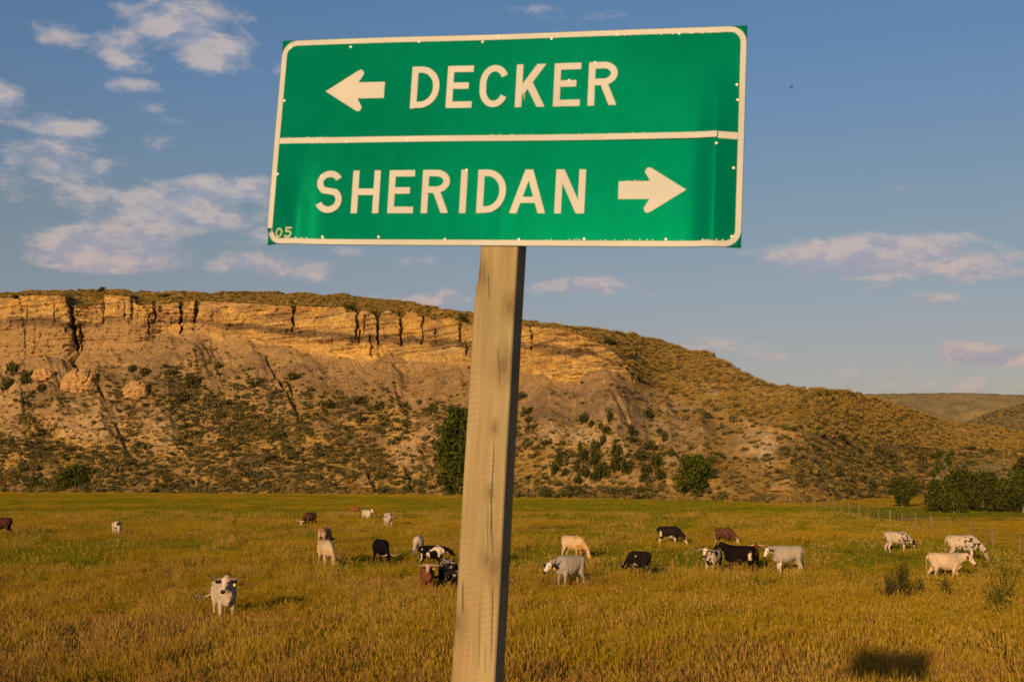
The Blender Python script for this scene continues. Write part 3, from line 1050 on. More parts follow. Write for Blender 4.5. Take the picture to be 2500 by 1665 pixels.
# sage and weeds along the foot of the hill
NB = 900
bp = rng.uniform(-200, 2700, NB)
bD = np.interp(bp, PX, Db) + rng.normal(1.5, 2.5, NB)
BP = np.stack([(bp - 1250) / FPX * bD, bD, np.zeros(NB) - .05], -1)
bsz = rng.uniform(.3, .9, NB)
allp = np.concatenate([SP[rest], TP, FP, BP])
q_ = KN_V[1:-2].reshape(-1, 3)
KT = q_[rng.choice(len(q_), 7000)] + rng.normal(0, .6, (7000, 3)) * (1, 1, 0)
allp = np.concatenate([allp, KT])
alls = np.concatenate([ssz[rest], tsz, fsz, bsz, rng.uniform(.4, 1.1, 7000)])
alli = np.concatenate([sid[rest], 6 + rng.integers(0, 3, N_T), rng.integers(0, 6, len(FP)), np.where(rng.random(NB) < .5, rng.integers(0, 6, NB), 6 + rng.integers(0, 3, NB)), np.where(rng.random(7000) < .2, rng.integers(0, 6, 7000), 6 + rng.integers(0, 3, 7000))])
na = len(allp)
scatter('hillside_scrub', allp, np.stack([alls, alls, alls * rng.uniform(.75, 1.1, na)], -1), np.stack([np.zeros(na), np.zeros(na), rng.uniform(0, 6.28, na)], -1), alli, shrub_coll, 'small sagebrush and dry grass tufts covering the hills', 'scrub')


# ------------------------------------------------------------------ trees and large bushes
def tube(path, radii, nseg=8, V=None, F=None):
    V = [] if V is None else V
    F = [] if F is None else F
    o = len(V)
    n = len(path)
    P = [Vector(p) for p in path]
    for i in range(n):
        t = (P[min(i + 1, n - 1)] - P[max(i - 1, 0)]).normalized()
        a = t.orthogonal().normalized() if abs(t.z) > .9 else t.cross(Vector((0, 0, 1))).normalized()
        b = t.cross(a)
        for k in range(nseg):
            q = 6.28318 * k / nseg
            V.append(tuple(P[i] + (a * math.cos(q) + b * math.sin(q)) * radii[i]))
    for i in range(n - 1):
        for k in range(nseg):
            k2 = (k + 1) % nseg
            F.append((o + i * nseg + k, o + i * nseg + k2, o + (i + 1) * nseg + k2, o + (i + 1) * nseg + k))
    F.append(tuple(o + k for k in range(nseg))[::-1])
    F.append(tuple(o + (n - 1) * nseg + k for k in range(nseg)))
    return V, F


def leafy_tree(name, base, height, width, mat, sd, label, cat, nleaf=1600, leaf=.3, trunk_frac=.22, nlobes=16, sparse=0.0, group=None, shape='round', depth=None):
    r = random.Random(sd)
    t = empty(name, base)
    tag(t, label, cat, group)
    rad = width / 2
    dep = (depth or width) / 2
    V, F = [], []
    lean = r.uniform(-.05, .05) * height
    forks = 3
    tr = max(.08, width * .035)
    tube([(0, 0, -.4), (lean * .3, 0, height * trunk_frac * .6), (lean * .5, .05, height * trunk_frac), (lean, .1, height * .62), (lean * 1.1, 0, height * .9)], [tr * 1.35, tr, tr * .85, tr * .45, tr * .12], 8, V, F)
    lobes = []
    nlobes = int(nlobes * 1.7)
    for i in range(nlobes):
        a = 2.4 * i + r.uniform(-.4, .4)
        zf = trunk_frac * .8 + (1 - trunk_frac * .8) * ((i + .5) / nlobes) ** (.85)
        if shape == 'round':
            env = math.sqrt(max(.06, 1 - ((zf - .58) / .50) ** 2))
        elif shape == 'tall':
            env = (.95 if zf < .55 else 1.0) * math.sqrt(max(.08, 1 - ((zf - .45) / .58) ** 2))
        else:                       # dome: widest near the ground
            env = math.sqrt(max(.05, 1 - (zf / 1.02) ** 2))
        q = env * r.uniform(.30, .92)
        lr = r.uniform(.10, .22) * (1 - .35 * sparse) * (0.7 + .4 * env)
        c = Vector((lean * zf + q * rad * math.cos(a), q * dep * math.sin(a), max(lr * width * .6, min(zf * height, height - lr * width * r.uniform(.55, 1.0)))))
        lobes.append((c, lr * width))
        start = Vector((lean * .5, .05, height * max(trunk_frac * .7, min(.6, zf * .7))))
        mid = start.lerp(c, .5) + Vector((0, 0, .04 * height))
        tube([start, mid, c], [tr * .42, tr * .26, tr * .08], 5, V, F)
    mesh_obj('trunk', V, F, M_BARK, t, True)
    V, F, G = [], [], []
    hmax = height
    leaf *= 1.25
    for i in range(int(nleaf * 2.1)):
        c, lr = lobes[r.randrange(nlobes)]
        d = Vector((r.gauss(0, 1), r.gauss(0, 1), r.gauss(0, .85))).normalized() * lr * (r.random() ** .45)
        p = c + d
        p.z = max(p.z, .12 * r.random())
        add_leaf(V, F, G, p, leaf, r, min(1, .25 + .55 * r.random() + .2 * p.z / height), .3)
    finish_leafy('crown', V, F, G, mat, None, True, t)
    return t


def base_pt(px, py):
    p = on_field(px, py)
    return p


leafy_tree('cottonwood_tree', base_pt(1128, 1212), 20.8, 13.5, M_TREE, 41, 'tall leafy cottonwood at the cliff foot, half hidden by the signpost', 'tree', 3600, .42, .10, 26, .2, shape='tall')
leafy_tree('round_tree', base_pt(1694, 1223), 8.8, 7.0, M_TREE, 42, 'round green tree with a bare trunk standing where field meets hill', 'tree', 2000, .25, .25, 18)
leafy_tree('willow_bush', base_pt(181, 1203), 8.0, 12.5, M_TREE, 43, 'wide dark green bush at the far left edge of the field', 'bush', 2200, .36, .1, 18, shape='dome')
leafy_tree('willow_bush', base_pt(80, 1203), 3.9, 4.4, M_WILLOW, 44, 'small green bush left of the wide dark bush', 'bush', 700, .26, .1, 9, shape='dome')
leafy_tree('willow_tree', base_pt(2204, 1239), 4.5, 4.6, M_WILLOW, 45, 'small bushy tree with a pale trunk left of the bush thicket', 'tree', 1300, .17, .16, 14, shape='round')
thick = [(2296, 1250, 5.0, 4.1, 'leftmost round willow bush of the thicket behind the fence'), (2352, 1248, 6.4, 5.6, 'tallest willow bush in the middle of the thicket behind the fence'), (2408, 1250, 6.2, 5.2, 'broad willow bush right of the tallest one in the thicket'),
         (2455, 1252, 5.0, 4.4, 'willow bush in the thicket just short of the right edge'), (2497, 1252, 4.8, 4.2, 'willow bush cut off by the right edge behind the fence'), (2330, 1253, 3.4, 2.6, 'low willow bush in front of the thicket')]
for k, (px, py, w, h, lab) in enumerate(thick):
    leafy_tree('willow_bush', base_pt(px, py), h, w, M_WILLOW, 50 + k, lab, 'bush', 1700, .17, .08, 16, shape='dome', group='willow thicket behind the fence')
leafy_tree('dead_top_tree', base_pt(2312, 1243), 8.6, 4.4, M_TREE, 61, 'thin sparse tree with dark leaf tufts rising behind the thicket', 'tree', 620, .17, .45, 9, .9, shape='round')
leafy_tree('willow_tree', base_pt(2492, 1240), 5.6, 4.0, M_TREE, 62, 'green tree at the right edge behind the thicket', 'tree', 1000, .2, .2, 12)
leafy_tree('dark_bush', base_pt(2508, 1218), 9.0, 5.0, M_JUN, 63, 'dark tree at the right edge high behind the thicket', 'tree', 900, .28, .2, 12)

HILL_BUSH = []
for (zx, zy, w, h) in ((420, 220, 130, 150), (530, 300, 100, 90), (775, 225, 75, 160), (650, 330, 70, 80), (1085, 385, 115, 160), (1075, 520, 150, 90), (745, 400, 120, 110), (690, 530, 110, 120), (590, 610, 130, 170), (585, 770, 190, 210),
                       (430, 750, 140, 160), (370, 610, 70, 120), (85, 770, 105, 180), (340, 835, 85, 100), (325, 920, 85, 85), (870, 690, 165, 200), (865, 850, 190, 200), (1000, 890, 190, 190), (640, 985, 220, 200), (440, 960, 140, 160), (1030, 740, 75, 75),
                       (1210, 745, 195, 150), (1340, 625, 135, 130), (1430, 830, 175, 200), (1285, 930, 160, 150), (1260, 1040, 170, 120), (1460, 1015, 130, 150), (1620, 695, 105, 100), (1530, 475, 95, 140), (1470, 405, 85, 85), (1320, 185, 135, 120), (160, 975, 115, 95),
                       (880, 1235, 190, 110), (1065, 1225, 160, 95), (345, 1085, 135, 90), (10, 940, 80, 180)):
    HILL_BUSH.append((1350 + zx * .1783, 980 + (zy + h / 2) * .1783, w * .1783, h * .1783, 'juniper'))
for (px, pyb, w, h) in ((236, 716, 36, 20), (397, 729, 42, 16), (718, 750, 42, 16), (853, 760, 36, 24), (914, 770, 15, 12), (979, 770, 28, 18), (1128, 783, 30, 22), (1488, 846, 42, 26), (1556, 860, 15, 14), (1996, 965, 26, 12), (2096, 967, 22, 12), (1922, 944, 9, 10), (24, 728, 26, 12)):
    HILL_BUSH.append((px, pyb, w, h, 'rim'))
for (px, pyb, w, h) in ((1340, 1214, 46, 26), (1386, 1214, 50, 32), (1418, 1212, 34, 28), (30, 912, 60, 34), (62, 935, 60, 36), (14, 950, 44, 34), (100, 955, 34, 24), (352, 916, 44, 26), (318, 908, 34, 20), (1058, 1006, 40, 26), (1025, 985, 16, 14), (720, 925, 60, 22), (528, 900, 26, 22), (1445, 1170, 26, 20), (2420, 1104, 26, 15), (2368, 1098, 36, 13), (2398, 1105, 18, 12),  # first three are added bushes standing in for a shadowed hollow
                        (470, 945, 46, 40), (445, 985, 44, 36), (880, 985, 50, 26), (930, 1000, 44, 24), (800, 995, 56, 24), (1275, 975, 36, 22), (1290, 1010, 40, 22)):
    HILL_BUSH.append((px, pyb, w, h, 'slope'))
LAB = {'juniper': ('green juniper bush in the dense patch on the slope behind the round tree', 'junipers on the slope'), 'rim': ('dark bush on the grassy hilltop along the skyline', 'dark bushes on the hilltop'), 'slope': ('dark green bush standing out on the slope below the cliff', 'dark bushes below the cliff')}
SINGLE = {(397, 729): 'low dark bush on the hilltop above the left cliff blocks', (914, 770): 'small green bush between the first and second pointed pillar', (1128, 783): 'dark bush on the hilltop just left of the signpost', (1556, 860): 'small dark bush downslope of the slanted hilltop bush',
          (1996, 965): 'dark bush on the skyline where the hill flattens at right', (2096, 967): 'dark bush at the right end of the hill skyline', (24, 728): 'dark bush on the hilltop at the left edge',
          (30, 912): 'upper bush of the dark cluster at the left edge below the cliff', (62, 935): 'right bush of the dark cluster at the left edge below the cliff', (14, 950): 'lowest bush of the dark cluster at the left edge', (100, 955): 'bush just left of the large orange boulder', (352, 916): 'dark bush right above the second boulder', (318, 908): 'bush between and above the two boulders',
          (1025, 985): 'small dark bush upslope left of the cottonwood', (720, 925): 'long dark bush in mid slope under the cliff cleft', (528, 900): 'bush high on the fan under the left cliff', (1445, 1170): 'dark bush left of the juniper patch near the foot', (2420, 1104): 'rightmost green bush on the far sage slope above the thicket', (2368, 1098): 'long green bush on the far sage slope above the thicket', (2398, 1105): 'small green bush between the two on the far sage slope',
          (470, 945): 'large dark bush in the densest brush below the left cliff', (445, 985): 'dark bush below the largest one in the densest brush', (880, 985): 'dark bush left of center on the mid slope', (930, 1000): 'dark bush on the fan left of the post', (800, 995): 'wide dark bush left of the fan on the mid slope', (1275, 975): 'upper dark bush on the slope just right of the post', (1290, 1010): 'lower dark bush on the slope just right of the post', (1488, 846): 'dark green slanted bush on the hilltop right of the signpost', (236, 716): 'dark bush perched on the leftmost capped cliff block', (853, 760): 'dark bush beside the first pointed rock pillar',
          (979, 770): 'round green bush between two pointed rock pillars', (1340, 1214): 'leftmost dark bush added in place of a shaded hollow at the hill foot', (1386, 1214): 'middle dark bush added in place of a shaded hollow at the hill foot', (1418, 1212): 'rightmost dark bush added in place of a shaded hollow at the hill foot',
          (718, 750): 'green bush above the narrow black cleft in the cliff', (1922, 944): 'lone tiny bush on the skyline right of the hill', (1058, 1006): 'dark round bush left of the top of the cottonwood'}
HB_ME = {}
for k in range(4):
    HB_ME['juniper', k] = shrub_mesh('juniper_source', M_JUN, 260, .15, 700 + k, 1.0, 8, hz=1.0).data
    HB_ME['rim', k] = shrub_mesh('bush_source', M_JUN, 240, .15, 720 + k, 1.0, 7, hz=1.0).data
    HB_ME['slope', k] = shrub_mesh('bush_source', M_SAGE2, 240, .15, 740 + k, 1.0, 7, hz=1.0).data
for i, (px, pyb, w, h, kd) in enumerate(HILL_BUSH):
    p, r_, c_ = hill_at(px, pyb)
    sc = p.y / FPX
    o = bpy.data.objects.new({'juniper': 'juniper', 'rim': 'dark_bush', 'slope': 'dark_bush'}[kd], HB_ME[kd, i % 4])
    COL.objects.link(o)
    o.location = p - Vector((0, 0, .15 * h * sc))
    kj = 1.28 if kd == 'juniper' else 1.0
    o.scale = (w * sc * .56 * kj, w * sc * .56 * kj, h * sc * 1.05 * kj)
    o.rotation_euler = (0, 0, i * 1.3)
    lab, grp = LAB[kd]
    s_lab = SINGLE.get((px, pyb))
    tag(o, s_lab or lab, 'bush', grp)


# ------------------------------------------------------------------ boulders
def rock_mat():
    m, nt, out = new_mat('sandstone')
    co = nt.node('ShaderNodeTexCoord').outputs['Object']
    n = nt.noise(co, 1.1, 6, .65)
    zz = nt.sep(co)[2]
    st = nt.noise(nt.comb(0.0, 0.0, nt.math('MULTIPLY', zz, 2.2)), 1.0, 3)
    c = nt.mix(nt.smooth(n, .35, .65), (.33, .19, .072), (.43, .26, .11))
    c = nt.mix(nt.math('MULTIPLY', nt.smooth(st, .45, .65), .6), c, (.30, .17, .07))
    principled(nt, out, c, .95, .1, n, .7, .25)
    return m


M_ROCK = rock_mat()


def boulder(p, w, h, sd, label):
    bm = bmesh.new()
    bmesh.ops.create_icosphere(bm, subdivisions=5, radius=1)
    co = np.array([v.co[:] for v in bm.verts])
    d = co / np.linalg.norm(co, axis=1)[:, None]
    # blocky superellipse with ledges and cracks
    e = (np.abs(d[:, 0]) ** 3 + np.abs(d[:, 1]) ** 3 + np.abs(d[:, 2]) ** 2.4) ** (-1 / 3.0)
    q = d * e[:, None]
    n = fbm(q[:, 0] * 1.2, q[:, 1] * 1.2, q[:, 2] * 1.2 + sd, 5)
    led = fbm(q[:, 2] * 4.5 + sd, q[:, 0] * .4, 0, 2)
    cr = -np.clip(ridge(q[:, 0] * 1.8 + sd, q[:, 2] * 1.0, q[:, 1], 2) - .95, 0, 9) * .5
    q *= (1 + .16 * n + .07 * led + cr)[:, None]
    q[:, 0] *= 1 - .18 * np.clip(q[:, 2], -1, 1)
    for v, c in zip(bm.verts, q):
        v.co = (c[0] * w / 2, c[1] * w * .42, (c[2] * .5 + .38) * h)
    me = bpy.data.meshes.new('boulder')
    bm.to_mesh(me)
    bm.free()
    me.materials.append(M_ROCK)
    o = bpy.data.objects.new('boulder', me)
    COL.objects.link(o)
    o.location = p
    tag(o, label, 'boulder')
    return o


for (px, py, w, h, lab) in ((194, 948, 84, 62, 'large orange sandstone boulder on the left slope below the cliff'), (330, 968, 62, 44, 'second sandstone boulder right of the largest one on the slope'),
                            (1736, 1177, 17, 13, 'small pale rock right of the round tree'), (1634, 1180, 16, 15, 'small pale rock left of the round tree'), (105, 925, 52, 34, 'low tan rock mound left of the largest boulder'), (1905, 1196, 46, 12, 'flat pale rock ledge at the foot of the right slope')):
    p, _, _ = hill_at(px, py)
    k = p.y / FPX
    boulder(p - Vector((0, 0, .1 * h * k)), w * k, h * k, px * .01, lab)


# ------------------------------------------------------------------ wire fence
def wood_mat(name, c0, c1):
    m, nt, out = new_mat(name)
    co = nt.node('ShaderNodeTexCoord').outputs['Object']
    n = nt.noise(nt.vmath('MULTIPLY', co, (30, 30, 3)), 1.0, 4, .6)
    principled(nt, out, nt.mix(n, c0, c1), .9, .1, n, .5, .02)
    return m


M_FPOST = wood_mat('weathered_fence_wood', (.12, .088, .055), (.26, .19, .12))
M_WIRE, nt_, out_ = new_mat('fence_wire')
principled(nt_, out_, (.20, .16, .12), .6, .4, metallic=.5)
fence = empty('wire_fence', FENCE[2])
tag(fence, 'wooden post and wire fence receding along the right side of the pasture', 'fence')
post_me = []
for k in range(4):
    r = random.Random(k)
    V, F = tube([(0, 0, -.4), (0.0, 0, .3), (r.uniform(-.02, .02), 0, .9), (r.uniform(-.03, .03), .01, 1.45 + r.uniform(-.05, .1))], [.075, .072, .068, .062], 8)
    me = bpy.data.meshes.new('fence_post')
    me.from_pydata(V, [], F)
    me.materials.append(M_FPOST)
    post_me.append(me)
tops = []
for k, p in enumerate(FENCE):
    o = bpy.data.objects.new('post', post_me[k % 4])
    COL.objects.link(o)
    o.parent = fence
    o.location = p - FENCE[2]
    thin = 1.15 if k % 3 == 0 else .7
    o.scale = (thin, thin, 1 + .06 * math.sin(k * 2.1))
    o.rotation_euler = (random.gauss(0, .03), random.gauss(0, .04), random.uniform(0, 6))
for hgt in (.45, .8, 1.1, 1.32):
    path = []
    for a, b in zip(FENCE[:-1], FENCE[1:]):
        for s in (0, .5):
            q = a.lerp(b, s) - FENCE[2]
            path.append((q.x - .05, q.y, hgt - (.03 if s else 0)))
    q = FENCE[-1] - FENCE[2]
    path.append((q.x - .05, q.y, hgt))
    V, F = tube(path, [.006] * len(path), 5)
    mesh_obj('wire', V, F, M_WIRE, fence)


# ------------------------------------------------------------------ cattle
def coat_mat():
    m, nt, out = new_mat('cattle_coat')
    a = nt.node('ShaderNodeAttribute', attribute_name='Col').outputs['Color']
    co = nt.node('ShaderNodeTexCoord').outputs['Object']
    n = nt.noise(co, 26.0, 6, .7)
    k = nt.smooth(n, .25, .75, .74, 1.12)
    c = nt.vmath('MULTIPLY', a, nt.comb(k, k, k))
    principled(nt, out, c, .85, .06, n, .6, .02)
    return m


def horn_mat(name, c0, c1):
    m, nt, out = new_mat(name)
    a = nt.sep(nt.node('ShaderNodeAttribute', attribute_name='gc').outputs['Color'])
    principled(nt, out, nt.mix(nt.smooth(a[0], .2, .9), c0, c1), .45, .4)
    return m


M_COAT = coat_mat()
M_HORN = {'dark': horn_mat('horn_dark', (.16, .11, .075), (.035, .03, .028)), 'light': horn_mat('horn_light', (.46, .32, .20), (.20, .13, .08)), 'orange': horn_mat('horn_orange', (.52, .27, .12), (.30, .14, .06)), 'grey': horn_mat('horn_grey', (.27, .20, .15), (.08, .065, .055))}
M_TAG, nt_, out_ = new_mat('yellow_plastic')
principled(nt_, out_, (.85, .55, .02), .5, .4)

WHITE, CREAM, GREYW = (.48, .375, .268), (.48, .335, .18), (.35, .29, .225)
BLACK, BROWN, RED, DKBR, TANC = (.006, .005, .0045), (.15, .055, .022), (.20, .062, .022), (.05, .020, .012), (.56, .33, .13)


def ring_tube(bm, rings, n=14):
    """rings: (centre, half width, half height, tangent)"""
    prev = None
    allr = []
    for (c, w, h, t) in rings:
        c, t = Vector(c), Vector(t).normalized()
        side = Vector((0, 0, 1)).cross(t)
        if side.length < .05:
            side = Vector((0, 1, 0))
        side.normalize()
        if side.y < 0:
            side = -side
        upv = t.cross(side)
        vs = [bm.verts.new(c + side * (w * math.cos(6.28318 * k / n)) + upv * (h * math.sin(6.28318 * k / n))) for k in range(n)]
        if prev:
            for k in range(n):
                bm.faces.new((prev[k], prev[(k + 1) % n], vs[(k + 1) % n], vs[k]))
        prev = vs
        allr.append(vs)
    bm.faces.new(allr[0][::-1])
    bm.faces.new(allr[-1])


def chain(bm, pts, n=10):
    """pts: (x,y,z,rw,rh)"""
    rings = []
    for i, p in enumerate(pts):
        a, b = Vector(pts[max(i - 1, 0)][:3]), Vector(pts[min(i + 1, len(pts) - 1)][:3])
        rings.append((p[:3], p[3], p[4], b - a))
    ring_tube(bm, rings, n)


POSE = {'up': ((1.08, 0, 1.40), -42, .0), 'alert': ((1.02, 0, 1.46), -50, 0), 'low': ((1.24, 0, 1.05), -38, 0), 'level': ((1.18, 0, 1.20), -48, 0), 'half': ((1.22, 0, .86), -50, 0), 'graze': ((1.20, 0, .60), -66, 0)}


def build_cow(spec, idx_):
    name = 'cow'
    pose = spec.get('pose', 'graze')
    poll, pitch, _ = POSE[pose]
    turn = R(spec.get('turn', 0))
    stride = spec.get('stride', .0)
    fat = spec.get('fat', 1.0)
    nb = Vector((.62, 0, 1.08))
    pv = Vector(poll) - nb
    pv.rotate(Matrix.Rotation(turn * .6, 3, 'Z'))
    poll = nb + pv
    hd = Vector((math.cos(R(pitch)), 0, math.sin(R(pitch))))
    hd.rotate(Matrix.Rotation(turn, 3, 'Z'))
    hside = Vector((-math.sin(turn), math.cos(turn), 0))
    hup = hd.cross(hside)
    if hup.z < 0:
        hup = -hup
    bm = bmesh.new()
    X = Vector((1, 0, 0))
    trunk = [(-.80, 1.12, .09, .10), (-.76, 1.09, .17, .20), (-.66, 1.06, .235, .27), (-.48, 1.045, .275, .285), (-.24, .985, .305, .34), (.02, .94, .33, .385), (.25, .945, .315, .385), (.44, .97, .275, .375), (.60, .985, .235, .335), (.72, 1.0, .185, .27), (.81, 1.02, .11, .17)]
    ring_tube(bm, [((x, 0, z), w * fat, h * (.5 + .5 * fat), X) for x, z, w, h in trunk], 18)
    # withers and hip crest
    chain(bm, [(-.70, 0, 1.26, .07, .06), (-.45, 0, 1.27, .10, .07), (.0, 0, 1.26, .10, .06), (.35, 0, 1.285, .09, .07), (.52, 0, 1.27, .08, .08)], 10)
    for s in (-1, 1):                 # hip bones, shoulder blades, brisket
        chain(bm, [(-.66, s * .16, 1.20, .05, .05), (-.58, s * .215, 1.19, .065, .06), (-.48, s * .20, 1.17, .05, .05)], 8)
        chain(bm, [(.40, s * .22, 1.16, .05, .10), (.50, s * .225, 1.0, .06, .13), (.60, s * .20, .84, .05, .10)], 8)
    chain(bm, [(.48, 0, .66, .11, .09), (.64, 0, .70, .10, .12), (.76, 0, .82, .07, .12)], 10)
    # neck with dewlap
    p0, p1 = Vector((.50, 0, 1.06)), poll - hd * .02
    mid = p0.lerp(p1, .5) + Vector((0, 0, .05 if pose in ('graze', 'half') else -.01))
    q1, q3 = p0.lerp(mid, .5), mid.lerp(p1, .5)
    chain(bm, [(*p0, .21, .30), (*q1, .18, .265), (*mid, .145, .215), (*q3, .12, .17), (*p1, .105, .13)], 14)
    # head
    hb = poll
    HL = .50

    def hp(t, u=0, s=0):
        return hb + hd * (HL * t) + hup * u + hside * s
    rings = []
    for t, w, h, u in ((-.12, .075, .07, .0), (.0, .115, .105, .0), (.14, .128, .125, -.015), (.32, .115, .125, -.03), (.52, .088, .108, -.035), (.72, .072, .088, -.03), (.88, .078, .078, -.03), (.97, .072, .065, -.03), (1.02, .045, .04, -.03)):
        rings.append((hp(t, u), w, h, hd))
    # orient rings by the head frame
    prev = None
    for (c, w, h, t) in rings:
        vs = [bm.verts.new(Vector(c) + hside * (w * math.cos(6.28318 * k / 14)) + hup * (h * math.sin(6.28318 * k / 14))) for k in range(14)]
        if prev:
            for k in range(14):
                bm.faces.new((prev[k], prev[(k + 1) % 14], vs[(k + 1) % 14], vs[k]))
        else:
            bm.faces.new(vs[::-1])
        prev = vs
    bm.faces.new(prev)
    # ears
    ears = []
    for s in (-1, 1):
        e0 = hp(.04, -.01, s * .09)
        e1 = hp(.06, -.03, s * .20)
        e2 = hp(.10, -.065, s * .33)
        ears.append((e1, e2))
        chain(bm, [(*e0, .03, .045), (*e1, .038, .080), (*hp(.08, -.05, s * .275), .034, .072), (*e2, .018, .03)], 8)
    # legs
    for s in (-1, 1):
        st = stride * s
        y = .175 * s * fat
        fx = .48
        k = 1 if st >= 0 else -1
        chain(bm, [(fx + .02, y * .9, 1.0, .10, .17), (fx, y, .80, .095, .15), (fx - .02 + .3 * st, y, .60, .075, .095), (fx + .02 + .75 * st, y, .36, .052, .058), (fx + .0 + .95 * st, y, .20, .038, .042), (fx + 1.1 * st, y, .09, .042, .048), (fx + .02 + 1.12 * st, y, .0, .055, .07)], 10)
        st = -stride * s
        hx = -.56
        y = .17 * s * fat
        chain(bm, [(hx, y * .75, 1.06, .13, .21), (hx + .03, y, .84, .125, .20), (hx + .07 + .3 * st, y, .66, .095, .135), (hx - .04 + .55 * st, y, .50, .062, .078), (hx - .10 + .75 * st, y, .41, .050, .062), (hx - .055 + .9 * st, y, .22, .036, .042), (hx - .03 + 1.0 * st, y, .09, .042, .05), (hx + .0 + 1.0 * st, y, .0, .055, .07)], 10)
    # tail
    if spec.get('tail') == 'out':
        tp = [(-.80, 0, 1.20, .035, .035), (-.92, -.02, 1.05, .03, .03), (-1.0, -.18, .86, .027, .027), (-1.02, -.36, .76, .03, .03), (-1.02, -.54, .78, .045, .045), (-1.02, -.68, .82, .022, .022)]
    else:
        sw = spec.get('swing', .03)
        tp = [(-.74, 0, 1.24, .04, .04), (-.86, 0, 1.16, .034, .034), (-.90, sw * .4, .92, .028, .028), (-.90, sw, .66, .028, .028), (-.90, sw * 1.3, .50, .042, .042), (-.90, sw * 1.4, .36, .025, .025)]
    chain(bm, tp, 8)
    me = bpy.data.meshes.new(name)
    bm.to_mesh(me)
    bm.free()
    tmp = bpy.data.objects.new(name, me)
    COL.objects.link(tmp)
    md = tmp.modifiers.new('r', 'REMESH')
    md.mode = 'VOXEL'
    md.voxel_size = spec.get('voxel', .028)
    md.use_smooth_shade = True
    sm = tmp.modifiers.new('s', 'SMOOTH')
    sm.factor = .5
    sm.iterations = 3
    bpy.context.view_layer.update()
    ev = tmp.evaluated_get(bpy.context.evaluated_depsgraph_get())
    body = bpy.data.meshes.new_from_object(ev)
    bpy.data.objects.remove(tmp)
    bpy.data.meshes.remove(me)
    n = len(body.vertices)
    co = np.zeros(n * 3)
    body.vertices.foreach_get('co', co)
    co = co.reshape(-1, 3)
    # ---- coat
    base = np.array(spec['base'])
    off = idx_ * 7.7
    c = np.ones((n, 1)) * base
    lo = fbm(co[:, 0] * 2.2 + off, co[:, 1] * 2.2, co[:, 2] * 2.2, 3)
    hi = fbm(co[:, 0] * 7.0 + off, co[:, 1] * 7.0, co[:, 2] * 7.0, 3)
    c *= (1 + .20 * lo + .10 * hi)[:, None]
    dirt = sstep(.75, .35, co[:, 2]) * .35 + .25 * sstep(.15, .6, lo + .5 * hi)
    c = lerp3(c, c * np.array((.62, .55, .45)), np.clip(dirt, 0, .6))
    pat = spec.get('pattern')
    sc = np.array(spec.get('spot', BLACK))
    if pat == 'patch':
        k = sstep(spec.get('thr', .1), spec.get('thr', .1) + .08, lo + spec.get('bias', lambda p: 0)(co))
        c = lerp3(c, np.ones_like(c) * sc, k)
    if pat in ('spots', 'roan'):
        bias = spec.get('bias', lambda p: 0)(co)
        k = sstep(spec.get('thr', .35), spec.get('thr', .35) + .10, hi + bias + .35 * lo)
        c = lerp3(c, np.ones_like(c) * sc, k * spec.get('k', 1.0))
    if 'grey' in spec:                # darker shading hair on neck and shoulder
        k = np.exp(-((co[:, 0] - .55) / .32) ** 2) * sstep(.85, 1.15, co[:, 2]) * (0.7 + .6 * lo)
        c = lerp3(c, np.ones_like(c) * np.array(spec['grey']), np.clip(k, 0, .8))
    if 'legs' in spec:
        c = lerp3(c, np.ones_like(c) * np.array(spec['legs']), sstep(.62, .48, co[:, 2] + .1 * lo) * (np.abs(co[:, 0]) < .8))
    if 'belly' in spec:
        c = lerp3(c, np.ones_like(c) * np.array(spec['belly']), sstep(.72, .60, co[:, 2] + .12 * lo) * (np.abs(co[:, 0]) < .35))
    if 'rump' in spec:
        c = lerp3(c, np.ones_like(c) * np.array(spec['rump']), sstep(-.60, -.66, co[:, 0] + .12 * lo) * sstep(1.15, .95, co[:, 2]))
    if 'thigh' in spec:
        d = ((co[:, 0] + .55) / .10) ** 2 + ((co[:, 2] - .86) / .20) ** 2
        c = lerp3(c, np.ones_like(c) * np.array(spec['thigh']), sstep(1.3, .6, d + .9 * hi))
    if 'flank' in spec:
        d = ((co[:, 0] - .05) / .13) ** 2 + ((co[:, 2] - .70) / .05) ** 2
        c = lerp3(c, np.ones_like(c) * np.array(spec['flank']), sstep(1.3, .7, d + 1.2 * hi))
        d = ((co[:, 0] + .05) / .06) ** 2 + ((co[:, 2] - 1.12 - .5 * (co[:, 0] + .05)) / .035) ** 2
        c = lerp3(c, np.ones_like(c) * np.array(spec['flank']), sstep(1.3, .7, d + 1.4 * hi))
    if 'brand' in spec:               # ring shaped mark on the near flank
        d = np.sqrt(((co[:, 0] + .05) / .085) ** 2 + ((co[:, 2] - 1.16) / .07) ** 2)
        c = lerp3(c, np.ones_like(c) * np.array((.10, .08, .07)), np.exp(-((d - 1) / .28) ** 2) * .5 * (co[:, 1] * spec['brand'] > 0))
    rel = co - np.array(hb)
    t = rel @ np.array(hd) / HL
    s_ = rel @ np.array(hside)
    u_ = rel @ np.array(hup)
    rad_ = np.sqrt(s_ ** 2 + u_ ** 2)
    head = (t > -.05) & (t < 1.15) & (rad_ < .19)
    if 'face' in spec:
        k = sstep(-.02, .10, t) * head * (sstep(.115, .085, np.abs(s_)) if spec.get('blaze') else 1)
        c = lerp3(c, np.ones_like(c) * np.array(spec['face']), k)
    c = lerp3(c, np.ones_like(c) * np.array(spec.get('muzzle', (.02, .016, .014))), sstep(.86, .93, t) * head)
